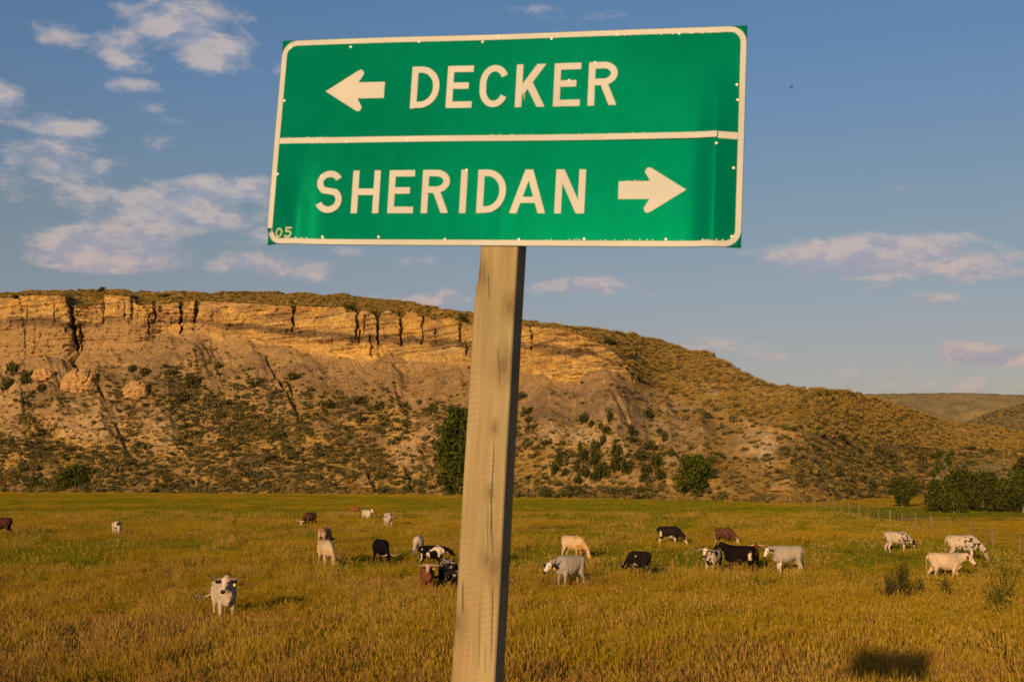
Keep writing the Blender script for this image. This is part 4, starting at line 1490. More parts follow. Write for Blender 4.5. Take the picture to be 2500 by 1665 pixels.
    for s in (-1, 1):
        e = np.array(hp(.36, .035, s * .105))
        c = lerp3(c, np.ones_like(c) * .008, sstep(.045, .03, np.linalg.norm(co - e, axis=1)))
        e1, e2 = ears[0 if s < 0 else 1]
        a_, b_ = np.array(e1), np.array(e2)
        ab = b_ - a_
        tt = np.clip(((co - a_) @ ab) / (ab @ ab), -.35, 1)
        dd = np.linalg.norm(co - (a_ + tt[:, None] * ab), axis=1)
        c = lerp3(c, np.ones_like(c) * np.array(spec.get('ear', base * .8)), sstep(.11, .09, dd) * (s_ * s > .13))
    tl = (co[:, 0] < -.83) & (co[:, 2] < .62) & (spec.get('tail') != 'out')
    c = np.where(tl[:, None], np.array(spec.get('tuft', base * .5)), c)
    if spec.get('tail') == 'out':
        c = np.where(((co[:, 0] < -.85) & (co[:, 1] < -.46))[:, None], np.array((.2, .17, .15)), c)
    hoof = co[:, 2] < .055
    c = np.where(hoof[:, None], np.array((.05, .04, .03)), c)
    c = np.clip(c, .004, .85)
    set_color(body, 'Col', c)
    body.materials.clear()
    body.materials.append(M_COAT)
    # ---- place
    p = on_field(spec['px'], spec['yf'])
    ppm = FPX / p.y
    size = spec.get('size') or min(1.16, max(.80, (spec['yf'] - spec['ytop']) / ppm / 1.345))
    root = empty(name, p, (0, 0, R(spec['head'])), size)
    root.scale = (size * .87, size, size)
    tag(root, spec['label'], 'cow', 'cattle grazing in the pasture')
    bo = bpy.data.objects.new('body', body)
    COL.objects.link(bo)
    bo.parent = root
    # ---- horns
    L = spec.get('horn', .45)
    if L > 0:
        for s in (-1, 1):
            o0 = hp(-.02, .03, s * .085)
            hu = hup * .6 + Vector((0, 0, .4))
            curl = spec.get('curl', .35)
            fw = hd * spec.get('fwd', .10)
            path, rad = [], []
            for k in range(9):
                q = k / 8
                path.append(o0 + hside * (s * L * q) + hu * (L * (curl * q * q - .10 * math.sin(3.14 * q))) + fw * (L * math.sin(1.57 * q)))
                rad.append(.036 * (1 - q) ** .7 + .004)
            V, F = tube(path, rad, 8)
            G = [(k / 8, 0, 0) for k in range(9) for _ in range(8)]
            finish_leafy('horn', V, F, G, M_HORN[spec.get('hc', 'dark')], None, True, root)
    if spec.get('tagged'):
        s = spec['tagged']
        c0 = hp(.09, -.085, s * .235)
        up_ = Vector((0, 0, 1))
        dn = c0 - up_ * .078
        vs = []
        for dpt in (-.004, .004):
            off_ = hd * (dpt + .03)
            vs += [c0 + hside * -.02 + off_, c0 + hside * .02 + off_, dn + hside * .033 + off_, dn + hside * -.033 + off_]
        mesh_obj('ear_tag', vs, [(0, 1, 2, 3), (7, 6, 5, 4), (0, 4, 5, 1), (1, 5, 6, 2), (2, 6, 7, 3), (3, 7, 4, 0)], M_TAG, root)
    return root


def front(p):
    return .45 * sstep(-.15, .45, p[:, 0]) - .35


COWS = [
    dict(px=545, ytop=1416, yf=1526, head=-66, pose='up', turn=-26, base=WHITE, grey=(.33, .29, .25), face=(.58, .45, .32), ear=(.012, .008, .007), muzzle=(.03, .016, .014), horn=.50, curl=.45, hc='dark', tail='out', tagged=1, voxel=.020, stride=.04, pattern='spots', spot=(.30, .26, .23), thr=.62, k=.5,
         label='white horned cow facing the camera, nearest in the left foreground, tail swung out'),
    dict(px=2, ytop=1261, yf=1313, head=176, pose='graze', base=DKBR, belly=(.03, .012, .01), face=WHITE, legs=(.06, .03, .02), horn=.4, hc='light', label='dark brown cow cut off by the left edge, grazing with its white head down'),
    dict(px=284, ytop=1273, yf=1314, head=-62, pose='half', turn=-5, base=WHITE, pattern='patch', spot=BLACK, thr=.42, ear=(.012, .01, .01), horn=.32, hc='dark', label='white cow with a few black patches and black ears, second from the left'),
    dict(px=757, ytop=1251, yf=1288, head=-125, pose='graze', base=(.075, .035, .02), pattern='roan', spot=(.13, .07, .035), thr=.2, face=(.42, .30, .20), legs=(.02, .012, .01), horn=.45, hc='light', label='dark brown cow grazing far back left, white face low to the grass'),
    dict(px=868, ytop=1237, yf=1258, head=178, pose='graze', base=RED, legs=(.45, .34, .25), rump=RED, face=(.55, .42, .32), horn=.3, hc='light', voxel=.034, label='red brown cow, the farthest one, behind a white horned cow'),
    dict(px=895, ytop=1245, yf=1276, head=-52, pose='up', turn=8, base=WHITE, face=(.62, .50, .38), ear=(.02, .015, .012), horn=.75, curl=.28, hc='dark', voxel=.030, label='white wide horned cow beside the farthest red brown cow'),
    dict(px=948, ytop=1252, yf=1292, head=-72, pose='low', turn=-18, base=WHITE, horn=.62, curl=.45, hc='dark', stride=.12, tail='out', label='white horned cow walking forward alone, far back left of the signpost'),
    dict(px=792, ytop=1288, yf=1338, head=75, pose='graze', base=(.28, .11, .045), pattern='roan', spot=(.45, .33, .24), thr=.15, k=.8, rump=(.42, .30, .22), tuft=(.5, .4, .3), horn=.3, hc='light', label='roan red brown cow seen from behind, right behind a white grazing cow'),
    dict(px=795, ytop=1319, yf=1388, head=-66, pose='graze', turn=10, base=CREAM, grey=(.40, .32, .23), ear=(.03, .02, .015), horn=.45, curl=.55, hc='dark', label='cream white cow grazing towards the camera in front of the roan cow'),
    dict(px=930, ytop=1317, yf=1382, head=-66, pose='graze', turn=6, base=BLACK, muzzle=(.03, .02, .02), horn=.5, curl=.2, hc='light', fat=1.05, swing=-.1, label='solid black cow grazing alone left of the brown horned cow'),
    dict(px=1021, ytop=1308, yf=1362, head=-92, pose='graze', turn=-20, base=WHITE, face=(.16, .15, .15), ear=(.02, .02, .02), horn=.5, hc='dark', label='white cow grazing behind the black and white cow, head lowered'),
    dict(px=1052, ytop=1332, yf=1388, head=12, pose='low', turn=-8, base=BLACK, pattern='patch', spot=(.6, .48, .36), thr=.30, face=BLACK, horn=.3, curl=.5, hc='dark', label='black and white cow facing right just behind the brown horned cow'),
    dict(px=1043, ytop=1381, yf=1452, head=-80, pose='up', turn=-12, base=(.17, .058, .022), face=(.44, .27, .18), blaze=False, muzzle=(.17, .09, .06), belly=(.5, .36, .22), ear=(.11, .035, .018), horn=.72, curl=.30, hc='grey', tagged=1, voxel=.022, stride=.06, label='brown wide horned cow with yellow ear tag facing the camera left of the post'),
    dict(px=1093, ytop=1367, yf=1447, head=108, pose='graze', base=BLACK, pattern='roan', spot=(.5, .40, .30), thr=.55, bias=lambda p: .5 * sstep(1.1, 1.3, p[:, 2]), rump=(.02, .018, .018), horn=0, fat=1.08, label='black cow with roan back turned away, between brown cow and post'),
    dict(px=1206, ytop=1326, yf=1377, head=180, pose='graze', base=(.03, .017, .012), horn=.3, label='dark cow almost hidden behind the signpost, only its rump showing'),
    dict(px=1398, ytop=1308, yf=1370, head=-44, pose='graze', base=(.56, .38, .21), pattern='patch', spot=(.44, .25, .09), thr=.05, bias=lambda p: .5 * sstep(0, .7, p[:, 0]) - .3, face=(.62, .42, .22), ear=(.22, .10, .04), horn=.18, hc='light', label='tan and cream cow grazing right of the post behind the grey white cow'),
    dict(px=1392, ytop=1357, yf=1440, head=-140, pose='low', turn=4, base=GREYW, grey=(.35, .31, .275), pattern='spots', spot=(.22, .19, .17), thr=.7, k=.5, face=(.66, .55, .42), ear=(.02, .014, .012), horn=.42, curl=.75, hc='dark', tagged=1, voxel=.022, fat=1.05, label='grey white cow facing left with black muzzle, nearest right of the post'),
    dict(px=1562, ytop=1347, yf=1412, head=128, pose='graze', base=(.014, .010, .009), flank=(.5, .42, .34), legs=(.05, .04, .035), horn=.3, curl=.6, hc='dark', fat=1.1, label='stocky black cow with small white flank marks standing alone right of center'),
    dict(px=1633, ytop=1285, yf=1336, head=-14, pose='graze', base=(.016, .011, .010), legs=(.6, .47, .34), belly=(.55, .43, .32), thigh=(.6, .47, .34), face=(.52, .38, .27), horn=.42, hc='light', label='black cow with white legs and belly grazing to the right, farther back'),
    dict(px=1768, ytop=1289, yf=1335, head=-38, pose='graze', base=(.085, .030, .017), pattern='roan', spot=(.30, .20, .14), thr=.62, k=.7, rump=(.5, .38, .28), face=(.6, .45, .32), horn=.4, hc='light', label='reddish roan cow with white head grazing behind the black horned pair'),
    dict(px=1742, ytop=1343, yf=1405, head=-126, pose='up', turn=8, base=WHITE, pattern='patch', spot=BLACK, thr=.08, bias=lambda p: .5 * sstep(.5, 0, p[:, 0]) - .2, face=(.68, .54, .38), ear=(.02, .014, .012), horn=.72, curl=.10, hc='grey', tagged=1, label='white faced wide horned cow with black body patches beside the large black cow'),
    dict(px=1808, ytop=1333, yf=1404, head=163, pose='up', base=(.008, .005, .004), thigh=(.58, .44, .30), belly=(.06, .04, .03), horn=.6, curl=.12, hc='grey', tagged=1, fat=1.06, swing=.05, label='large black brown cow with a white thigh mark, side on'),
    dict(px=1838, ytop=1335, yf=1392, head=-88, pose='alert', base=(.11, .035, .018), muzzle=(.1, .05, .03), horn=.62, curl=.22, hc='orange', label='brown cow with orange horns, only its head above the black cow'),
    dict(px=1925, ytop=1333, yf=1404, head=184, pose='level', turn=34, base=GREYW, grey=(.30, .26, .22), face=(.66, .55, .43), ear=(.02, .015, .012), legs=(.62, .52, .40), brand=1, tagged=1, horn=.42, curl=.1, hc='dark', label='grey white branded cow facing left with a yellow ear tag'),
    dict(px=2190, ytop=1298, yf=1352, head=-3, pose='graze', base=WHITE, pattern='spots', spot=BLACK, thr=.10, bias=front, ear=(.05, .03, .02), horn=.42, curl=.4, hc='dark', stride=.10, legs=(.60, .48, .36), label='white cow with dense black speckles on its front half grazing right'),
    dict(px=2350, ytop=1307, yf=1374, head=-14, pose='graze', base=WHITE, pattern='spots', spot=(.02, .018, .018), thr=.32, bias=lambda p: .25 * sstep(-.4, .2, p[:, 0]) - .2, ear=(.03, .02, .015), horn=.42, curl=.5, hc='dark', legs=(.60, .48, .36), label='white black speckled cow grazing nearest to the fence'),
    dict(px=2308, ytop=1350, yf=1424, head=-7, pose='level', turn=-30, base=(.54, .39, .245), grey=(.27, .205, .155), face=(.58, .44, .30), ear=(.02, .015, .012), horn=.55, curl=.05, hc='orange', tagged=-1, stride=.20, voxel=.022, swing=-.05, label='cream cow walking right in front of the speckled cow'),
]
for i_, sp_ in enumerate(COWS):
    build_cow(sp_, i_)


# ------------------------------------------------------------------ weeds in the pasture
M_WEED = leaf_mat('weed_brown', ((.035, .032, .010), (.075, .065, .018), (.10, .075, .024)), 1.0, .15)
M_WEEDG = leaf_mat('weed_green', ((.04, .05, .008), (.09, .105, .015), (.12, .115, .02)), 1.0, .2)


def weed(px, py, h, w, mat, sd, label, stems=14, bushy=True):
    r = random.Random(sd)
    p = on_field(px, py)
    root = empty('weed', p)
    tag(root, label, 'weed')
    V, F, G = [], [], []
    LV, LF, LG = [], [], []
    for i in range(stems):
        a = r.uniform(0, 6.28)
        q = r.uniform(0, .9) * w / 2
        hh = h * r.uniform(.6, 1.0) * (1 - .35 * (q / (w / 2)) ** 2)
        b = Vector((r.uniform(-.2, .2) * w * .5, r.uniform(-.2, .2) * w * .5, 0))
        e = Vector((q * math.cos(a), q * math.sin(a), hh))
        m = b.lerp(e, .5) + Vector((r.uniform(-.04, .04), r.uniform(-.04, .04), hh * .12))
        n0 = len(V)
        tube([b, m, e], [.014, .011, .006], 4, V, F)
        G += [(.3, .5, 0)] * (len(V) - n0)
        for k in range(52 if bushy else 26):
            t = r.uniform(.25, 1.03)
            c = b.lerp(m, t * 2) if t < .5 else m.lerp(e, t * 2 - 1)
            sp = .08 if bushy else .06
            add_leaf(LV, LF, LG, c + Vector((r.gauss(0, sp), r.gauss(0, sp), r.gauss(0, sp))), .036 if bushy else .042, r, .4 + .5 * r.random(), .2)
    finish_leafy('stems', V, F, G, mat, None, True, root)
    finish_leafy('leaves', LV, LF, LG, mat, None, True, root)


weed(2172, 1482, 1.25, 1.15, M_WEED, 1, 'low brown green weed left of the taller one below the cows', 18)
weed(2205, 1476, 1.65, 1.15, M_WEED, 2, 'tall dark weed clump standing in the grass below the walking cow', 26)
weed(2245, 1468, .95, .35, M_WEED, 3, 'thin dry weed right of the tall dark clump', 7)
weed(2312, 1470, .95, .45, M_WEED, 4, 'sparse dry weed under the walking cow', 8)
weed(2455, 1500, 2.2, 2.2, M_WEEDG, 5, 'tall spindly green weed near the right edge', 12, False)
weed(2440, 1535, 1.4, 1.3, M_WEEDG, 6, 'low green weed at the right edge below the spindly one', 14, False)
weed(572, 1293, 1.5, 1.3, M_WEEDG, 7, 'lone branching green weed far back in the left field', 7, False)
weed(746, 1300, .9, .7, M_WEEDG, 8, 'small green weed by the dark brown grazing cow', 7, False)
weed(2275, 1305, 1.1, 2.4, M_TUFT, 9, 'dry tumbleweed caught on the fence', 16)


# ------------------------------------------------------------------ road sign
SIGN_C = Vector((-0.0445, 4.170, 5.8186))
SIGN_R = Euler((R(-2.043), R(2.709), R(-12.66)), 'XYZ')
SM = SIGN_R.to_matrix()
POST_L = 2.78
root = empty('road_sign', SIGN_C - SM @ Vector((0, 0, POST_L)))
root.rotation_euler = SIGN_R
tag(root, 'green road sign on a wooden post pointing left to Decker and right to Sheridan', 'road sign')
SW, SH = 1.676 / 2, .762 / 2


def sheet_mat(name, col, col2, rough, tint=None):
    m, nt, out = new_mat(name)
    co = nt.node('ShaderNodeTexCoord').outputs['Object']
    n = nt.noise(nt.vmath('MULTIPLY', co, (3, 3, 3)), 1.0, 4, .6)
    sc = nt.noise(nt.vmath('MULTIPLY', co, (60, 60, 2.2)), 1.0, 3, .6)
    c = nt.mix(nt.smooth(n, .35, .7), col, col2)
    sp = nt.noise(co, 55.0, 2, .5)
    c = nt.mix(nt.math('MULTIPLY', nt.smooth(sp, .76, .82), .12), c, (.55, .60, .45))
    wv = nt.noise(nt.vmath('MULTIPLY', co, (9, 9, 4)), 1.0, 3, .5)
    p = principled(nt, out, c, rough, .10 if tint else .02, wv, .10, .02)
    if tint:
        p.inputs['Specular Tint'].default_value = (*tint, 1)
    return m


M_SGREEN = sheet_mat('green_reflective_sheet', (.000, .115, .069), (.000, .134, .080), .30, (.0, .75, .40))
M_SWHITE = sheet_mat('white_reflective_sheet', (.475, .47, .43), (.42, .415, .385), .45)
M_ALU, nt_, out_ = new_mat('aluminium')
principled(nt_, out_, (.45, .45, .44), .45, .5, metallic=.8)
M_STICK = sheet_mat('year_sticker_film', (.38, .44, .28), (.28, .40, .22), .4)


def warp(x, z):
    """how far the sheet metal is bent out of flat at a point (towards the back is positive)"""
    y = .0035 * math.sin(x * 3.1 + .6) + .0020 * math.sin(x * 7.0 + z * 5.0) + .0015 * math.sin(z * 9.0 + x * 2.0)
    k = max(0.0, min(1.0, (.30 - z) / .35))
    k = k * k * (3 - 2 * k)
    if x > .748:
        y += (x - .748) * .16 * k
    y -= .010 * math.exp(-((x - .748) / .045) ** 2) * k
    y -= .012 * math.exp(-((x + .735) / .055) ** 2) * max(0.0, min(1.0, (.05 - z) / .3))
    if x < -.80 and z < -.33:
        y += (-.80 - x) * .4
    return y


def spt(x, z, off):
    return (x, warp(x, z) + off, z + POST_L)


def sign_patch(name, polys, off, mat, parent, thick=.0):
    """flat pieces on the sign face: polys are lists of (x,z) quads/polygons"""
    V, F = [], []
    for k, poly in enumerate(polys):
        o = len(V)
        ar = sum(a[0] * b[1] - b[0] * a[1] for a, b in zip(poly, poly[1:] + poly[:1]))
        if ar < 0:
            poly = poly[::-1]
        V += [spt(x, z, off - .00012 * k) for x, z in poly]
        F.append(tuple(range(o, o + len(poly))))
    return mesh_obj(name, V, F, mat, parent)


# panel: two skins and a rim
nxp, nzp = 120, 54
xs = sorted(set([round(-SW + 2 * SW * i / nxp, 5) for i in range(nxp + 1)] + [.748, .7485]))
zs = [-SH + 2 * SH * i / nzp for i in range(nzp + 1)]
V, F = [], []
for side, off in ((0, 0.0), (1, .003)):
    for z in zs:
        for x in xs:
            V.append(spt(x, z, off))
nX, nZ = len(xs), len(zs)
N1 = nX * nZ
for j in range(nZ - 1):
    for i in range(nX - 1):
        a = j * nX + i
        F.append((a, a + 1, a + nX + 1, a + nX))
        F.append((N1 + a + nX, N1 + a + nX + 1, N1 + a + 1, N1 + a))
rimv = list(range(nX)) + [j * nX + nX - 1 for j in range(1, nZ)] + [(nZ - 1) * nX + i for i in range(nX - 2, -1, -1)] + [j * nX for j in range(nZ - 2, 0, -1)]
for a, b in zip(rimv, rimv[1:] + rimv[:1]):
    F.append((b, a, N1 + a, N1 + b))
panel = mesh_obj('sign_panel', V, F, M_SGREEN, root, True)
panel.data.materials.append(M_ALU)
nf_front = (nZ - 1) * (nX - 1)
mi = [0] * len(F)
for k in range(nf_front):
    mi[2 * k + 1] = 1
for k in range(2 * nf_front, len(F)):
    mi[k] = 1
panel.data.polygons.foreach_set('material_index', mi)
panel.data.polygons.foreach_set('use_smooth', [k < 2 * nf_front for k in range(len(F))])


def rounded_rect(hw, hh, r, n=10, seg=40):
    pts = []
    for cx, cz, a0 in ((hw - r, hh - r, 0), (-hw + r, hh - r, 90), (-hw + r, -hh + r, 180), (hw - r, -hh + r, 270)):
        for k in range(n + 1):
            a = R(a0 + 90 * k / n)
            pts.append((cx + r * math.cos(a), cz + r * math.sin(a)))
    out = []
    for a, b in zip(pts, pts[1:] + pts[:1]):
        d = math.hypot(b[0] - a[0], b[1] - a[1])
        m = max(1, int(d / .03))
        for k in range(m):
            out.append((a[0] + (b[0] - a[0]) * k / m, a[1] + (b[1] - a[1]) * k / m))
    return out


bo_ = rounded_rect(SW - .0015, SH - .0015, .058)
V, F = [], []
for (x, z) in bo_:
    # inner edge: move towards the centre line of the border
    ax, az = abs(x), abs(z)
    cx, cz = SW - .0015 - .058, SH - .0015 - .058
    dx, dz = max(ax - cx, 0), max(az - cz, 0)
    d = math.hypot(dx, dz)
    k = (d - .0190) / d
    ix = math.copysign(cx + dx * k if ax > cx else ax, x)
    iz = math.copysign(cz + dz * k if az > cz else az, z)
    V += [spt(x, z, -.0009), spt(ix, iz, -.0009)]
nB = len(bo_)
for k in range(nB):
    a, b = 2 * k, 2 * ((k + 1) % nB)
    F.append((b, b + 1, a + 1, a))
mesh_obj('border', V, F, M_SWHITE, panel)
xd = [-.8165 + (.749 + .8165) * k / 50 for k in range(51)]
sign_patch('divider', [[(a, -.0095), (b, -.0095), (b, .0115), (a, .0115)] for a, b in zip(xd, xd[1:])], -.0007, M_SWHITE, panel)
xd = [.7525 + (.8165 - .7525) * k / 6 for k in range(7)]
sign_patch('divider', [[(a, -.0120), (b, -.0120), (b, .0120), (a, .0120)] for a, b in zip(xd, xd[1:])], -.0007, M_SWHITE, panel)

ST = .0232
CAPH = .1545


def stroke(pts, w=ST):
    """constant width ribbon along a polyline, mitred"""
    P = [Vector((a, b)) for a, b in pts]
    L, Rr = [], []
    for i in range(len(P)):
        d0 = (P[i] - P[i - 1]).normalized() if i else None
        d1 = (P[i + 1] - P[i]).normalized() if i < len(P) - 1 else None
        if d0 is None:
            d0 = d1
        if d1 is None:
            d1 = d0
        n0, n1 = Vector((-d0.y, d0.x)), Vector((-d1.y, d1.x))
        m = (n0 + n1)
        m = m / max(.2, m.length_squared) * 2 if m.length > 1e-4 else n0
        L.append(P[i] + m * w / 2)
        Rr.append(P[i] - m * w / 2)
    return [[tuple(L[i]), tuple(Rr[i]), tuple(Rr[i + 1]), tuple(L[i + 1])] for i in range(len(P) - 1)]


def arc(cx, cz, rx, rz, a0, a1, n=14):
    return [(cx + rx * math.cos(R(a0 + (a1 - a0) * k / n)), cz + rz * math.sin(R(a0 + (a1 - a0) * k / n))) for k in range(n + 1)]


def box2(x0, z0, x1, z1):
    return [[(x0, z0), (x1, z0), (x1, z1), (x0, z1)]]


def diag(x0, z0, x1, z1, w):
    return [[(x0 - w / 2, z0), (x0 + w / 2, z0), (x1 + w / 2, z1), (x1 - w / 2, z1)]]


def glyph(ch, w, h=CAPH, s=ST):
    c = s / 2
    if ch == 'D':
        r = (h - s) / 2 * .96
        rx = w * .56
        return box2(0, 0, s, h) + stroke([(s * .6, h - c)] + arc(w - c - rx, h - c - r, rx, r, 90, 0, 14) + arc(w - c - rx, c + r, rx, r, 0, -90, 14)[(1 if r * 2 >= h - s - 1e-6 else 0):] + [(s * .6, c)], s)
    if ch == 'E':
        return box2(0, 0, s, h) + box2(s, 0, w, s) + box2(s, h - s, w, h) + box2(s, h * .5 - c + .004, w * .84, h * .5 + c + .004)
    if ch == 'C':
        rx, rz = w / 2 - c, (h - s) / 2
        return stroke(arc(w / 2, h - c - rz * .82, rx, rz * .82, 28, 180, 16) + arc(w / 2, c + rz * .82, rx, rz * .82, 180, 332, 16), s)
    if ch == 'K':
        return box2(0, 0, s, h) + diag(s * .62, h * .31, w - s * .72, h, s * 1.38) + diag(w * .42, h * .58, w - s * .62, 0, s * 1.24)
    if ch == 'R':
        r = h * .27 - c
        return box2(0, 0, s, h) + stroke([(s * .6, h - c)] + arc(w - c - w * .38, h - c - r, w * .38, r, 90, -90, 16) + [(s * .6, h - c - 2 * r)], s) + diag(w * .56, h * .47, w - s * .58, 0, s * 1.16)
    if ch == 'S':
        rx, r1, r2 = w / 2 - c, h * .25 - c * .5, h * .27 - c * .5
        up = arc(w / 2, h - c - r1, rx * .95, r1, 25, 235, 18)
        dn = arc(w / 2, c + r2, rx, r2, 52, -158, 18)
        return stroke(up + dn, s)
    if ch == 'H':
        return box2(0, 0, s, h) + box2(w - s, 0, w, h) + box2(s, h * .5 - c, w - s, h * .5 + c)
    if ch == 'I':
        return box2(0, 0, s, h)
    if ch == 'A':
        return diag(s * .56, 0, w / 2 - s * .02, h, s * 1.12) + diag(w - s * .56, 0, w / 2 + s * .02, h, s * 1.12) + box2(w * .24, h * .235, w * .76, h * .235 + s * .92)
    if ch == 'N':
        return box2(0, 0, s, h) + box2(w - s, 0, w, h) + diag(s * .62, h, w - s * .62, 0, s * 1.22)
    if ch == '0':
        rx, rz = w / 2 - c, h / 2 - c
        return stroke(arc(w / 2, h / 2, rx, rz, 0, 362, 24), s)
    if ch == '5':
        return box2(0.1 * w, h - s, w * .95, h) + box2(.1 * w, h * .48, .1 * w + s, h - s) + stroke(arc(w * .45, h * .32, w * .42, h * .27, 125, -150, 18), s)
    return []


def letter(ch, x, z, w, h=CAPH, s=ST, mat=None, nm='letter', off=-.0010):
    polys = [[(x + a, z + b) for a, b in p] for p in glyph(ch, w, h, s)]
    return sign_patch(nm, polys, off, mat or M_SWHITE, panel)


for ch, x, w in (('D', -.332, .104), ('E', -.201, .094), ('C', -.081, .104), ('K', .048, .106), ('E', .183, .094), ('R', .304, .101)):
    letter(ch, x, .113, w)
for ch, x, w in (('S', -.661, .099), ('H', -.526, .103), ('E', -.390, .094), ('R', -.267, .100), ('I', -.128, ST), ('D', -.067, .102), ('A', .050, .126), ('N', .2075, .103)):
    letter(ch, x, -.2665, w)
letter('0', -.802, -.358, .028, .036, .0062, M_STICK, 'digit', -.0014)
letter('5', -.766, -.357, .030, .037, .0062, M_STICK, 'digit', -.0014)


def arrow(tip, tail, cz, sgn, head_x, hh, th):
    """sgn -1 points left"""
    b = head_x
    nb = 5
    polys = [[(min(tail, b), cz - th), (max(tail, b), cz - th), (max(tail, b), cz + th), (min(tail, b), cz + th)]]
    # head: blunt rounded barbs swept back
    r = .013
    upb = [(b + sgn * -.004 + 0, cz + th)] + [(b - sgn * (.004) + r * math.cos(R(a)) * 1.0, cz + hh - r + r * math.sin(R(a))) for a in ((180, 140, 100, 60) if sgn < 0 else (0, 40, 80, 120))][::1]
    bx = b - sgn * .006
    top = [(bx + r * sgn * -1, cz + hh - r * 1.2), (bx - r * sgn * .6, cz + hh - r * .3), (bx + 0, cz + hh), (bx + r * sgn * .9, cz + hh - r * .35)]
    bot = [(x, 2 * cz - z) for x, z in top][::-1]
    outl = [(tail, cz + th), (b, cz + th)] + top + [(tip, cz)] + bot + [(b, cz - th), (tail, cz - th)]
    from mathutils.geometry import tessellate_polygon
    tris = tessellate_polygon([[Vector((x, z, 0)) for x, z in outl]])
    V = [spt(x, z, -.0010) for x, z in outl]
    F = []
    for t in tris:
        p, q, w = [outl[k] for k in t]
        ar = (q[0] - p[0]) * (w[1] - p[1]) - (w[0] - p[0]) * (q[1] - p[1])
        F.append(tuple(t) if ar > 0 else tuple(t)[::-1])
    return mesh_obj('arrow', V, F, M_SWHITE, panel)


arrow(-.655, -.4315, .184, -1, -.531, .078, .030)
arrow(.653, .4245, -.186, 1, .531, .079, .031)

# rivet heads around the edge and the line of torn sheet edges
riv_me = None
bm = bmesh.new()
bmesh.ops.create_uvsphere(bm, u_segments=8, v_segments=5, radius=1)
riv_me = bpy.data.meshes.new('rivet')
bm.to_mesh(riv_me)
bm.free()
M_RIV, nt_, out_ = new_mat('rivet_paint')
principled(nt_, out_, (.85, .82, .74), .15, 1.0)
riv_me.materials.append(M_RIV)
for (x, z) in ((-.571, .348), (-.315, .36), (-.081, .354), (-.023, .37), (.167, .357), (.395, .363), (.61, .360), (-.812, .152), (-.814, -.123), (.809, .175), (.813, .123), (.806, -.111), (.807, -.344), (-.625, -.353), (-.416, -.352), (-.173, -.359), (.09, -.358), (.315, -.355), (.591, -.355), (-.805, .353), (-.061, .004), (-.331, .0), (-.56, -.005), (.236, .205), (.324, .266), (-.11, -.113), (-.644, -.131), (.748, -.03)):
    o = bpy.data.objects.new('rivet', riv_me)
    COL.objects.link(o)
    o.parent = panel
    o.location = spt(x, z, -.001)
    o.scale = (.0048, .0030, .0050)
V, F = [], []
rr = random.Random(9)
for (x0, x1, z, n) in ((-.80, -.62, .0118, 12), (-.1, .74, .0120, 46), (.40, .80, .3605, 26), (-.80, -.74, .368, 6), (-.78, -.60, -.3582, 12), (.18, .78, -.3582, 34), (.43, .53, -.154, 7)):
    for k in range(n):
        x = rr.uniform(x0, x1)
        s = rr.uniform(.0018, .0036)
        c = Vector(spt(x, z + rr.uniform(-.002, .002), -.0012))
        o = len(V)
        V += [tuple(c + Vector(d) * s) for d in ((-1, 0, 0), (0, -.8, 0), (1, 0, 0), (0, 0, .9), (0, 0, -.9))]
        F += [(o, o + 1, o + 3), (o + 1, o + 2, o + 3), (o + 1, o, o + 4), (o + 2, o + 1, o + 4)]
chips = mesh_obj('edge_chips', V, F, M_RIV, panel)
chips['kind'] = 'stuff'

# ---- wooden post
RI = SM.transposed()


def post_local(px, py):
    r = Vector(px_ray(px, py))
    o = RI @ (Vector((0, 0, CAM_H)) - root.location)
    d = RI @ r
    t = (.006 - o.y) / d.y
    q = o + d * t
    return q.x, q.z


KNOT = [(1244, 750, .014), (1229, 893, .020), (1207, 1045, .009), (1196, 1202, .009), (1205, 1383, .019), (1189, 1366, .012), (1116, 1522, .016), (1170, 672, .016)]
CRACK = [(1206, 1052, 1196, 1365, 1.0), (1200, 1200, 1203, 1370, .8), (1192, 1225, 1191, 1360, .6), (1131, 1412, 1129, 1508, 1.2), (1204, 1400, 1199, 1640, .9), (1172, 1470, 1170, 1660, .45), (1192, 660, 1196, 740, .8), (1215, 840, 1222, 960, .7), (1181, 640, 1184, 700, .5), (1186, 1560, 1184, 1660, .5)]


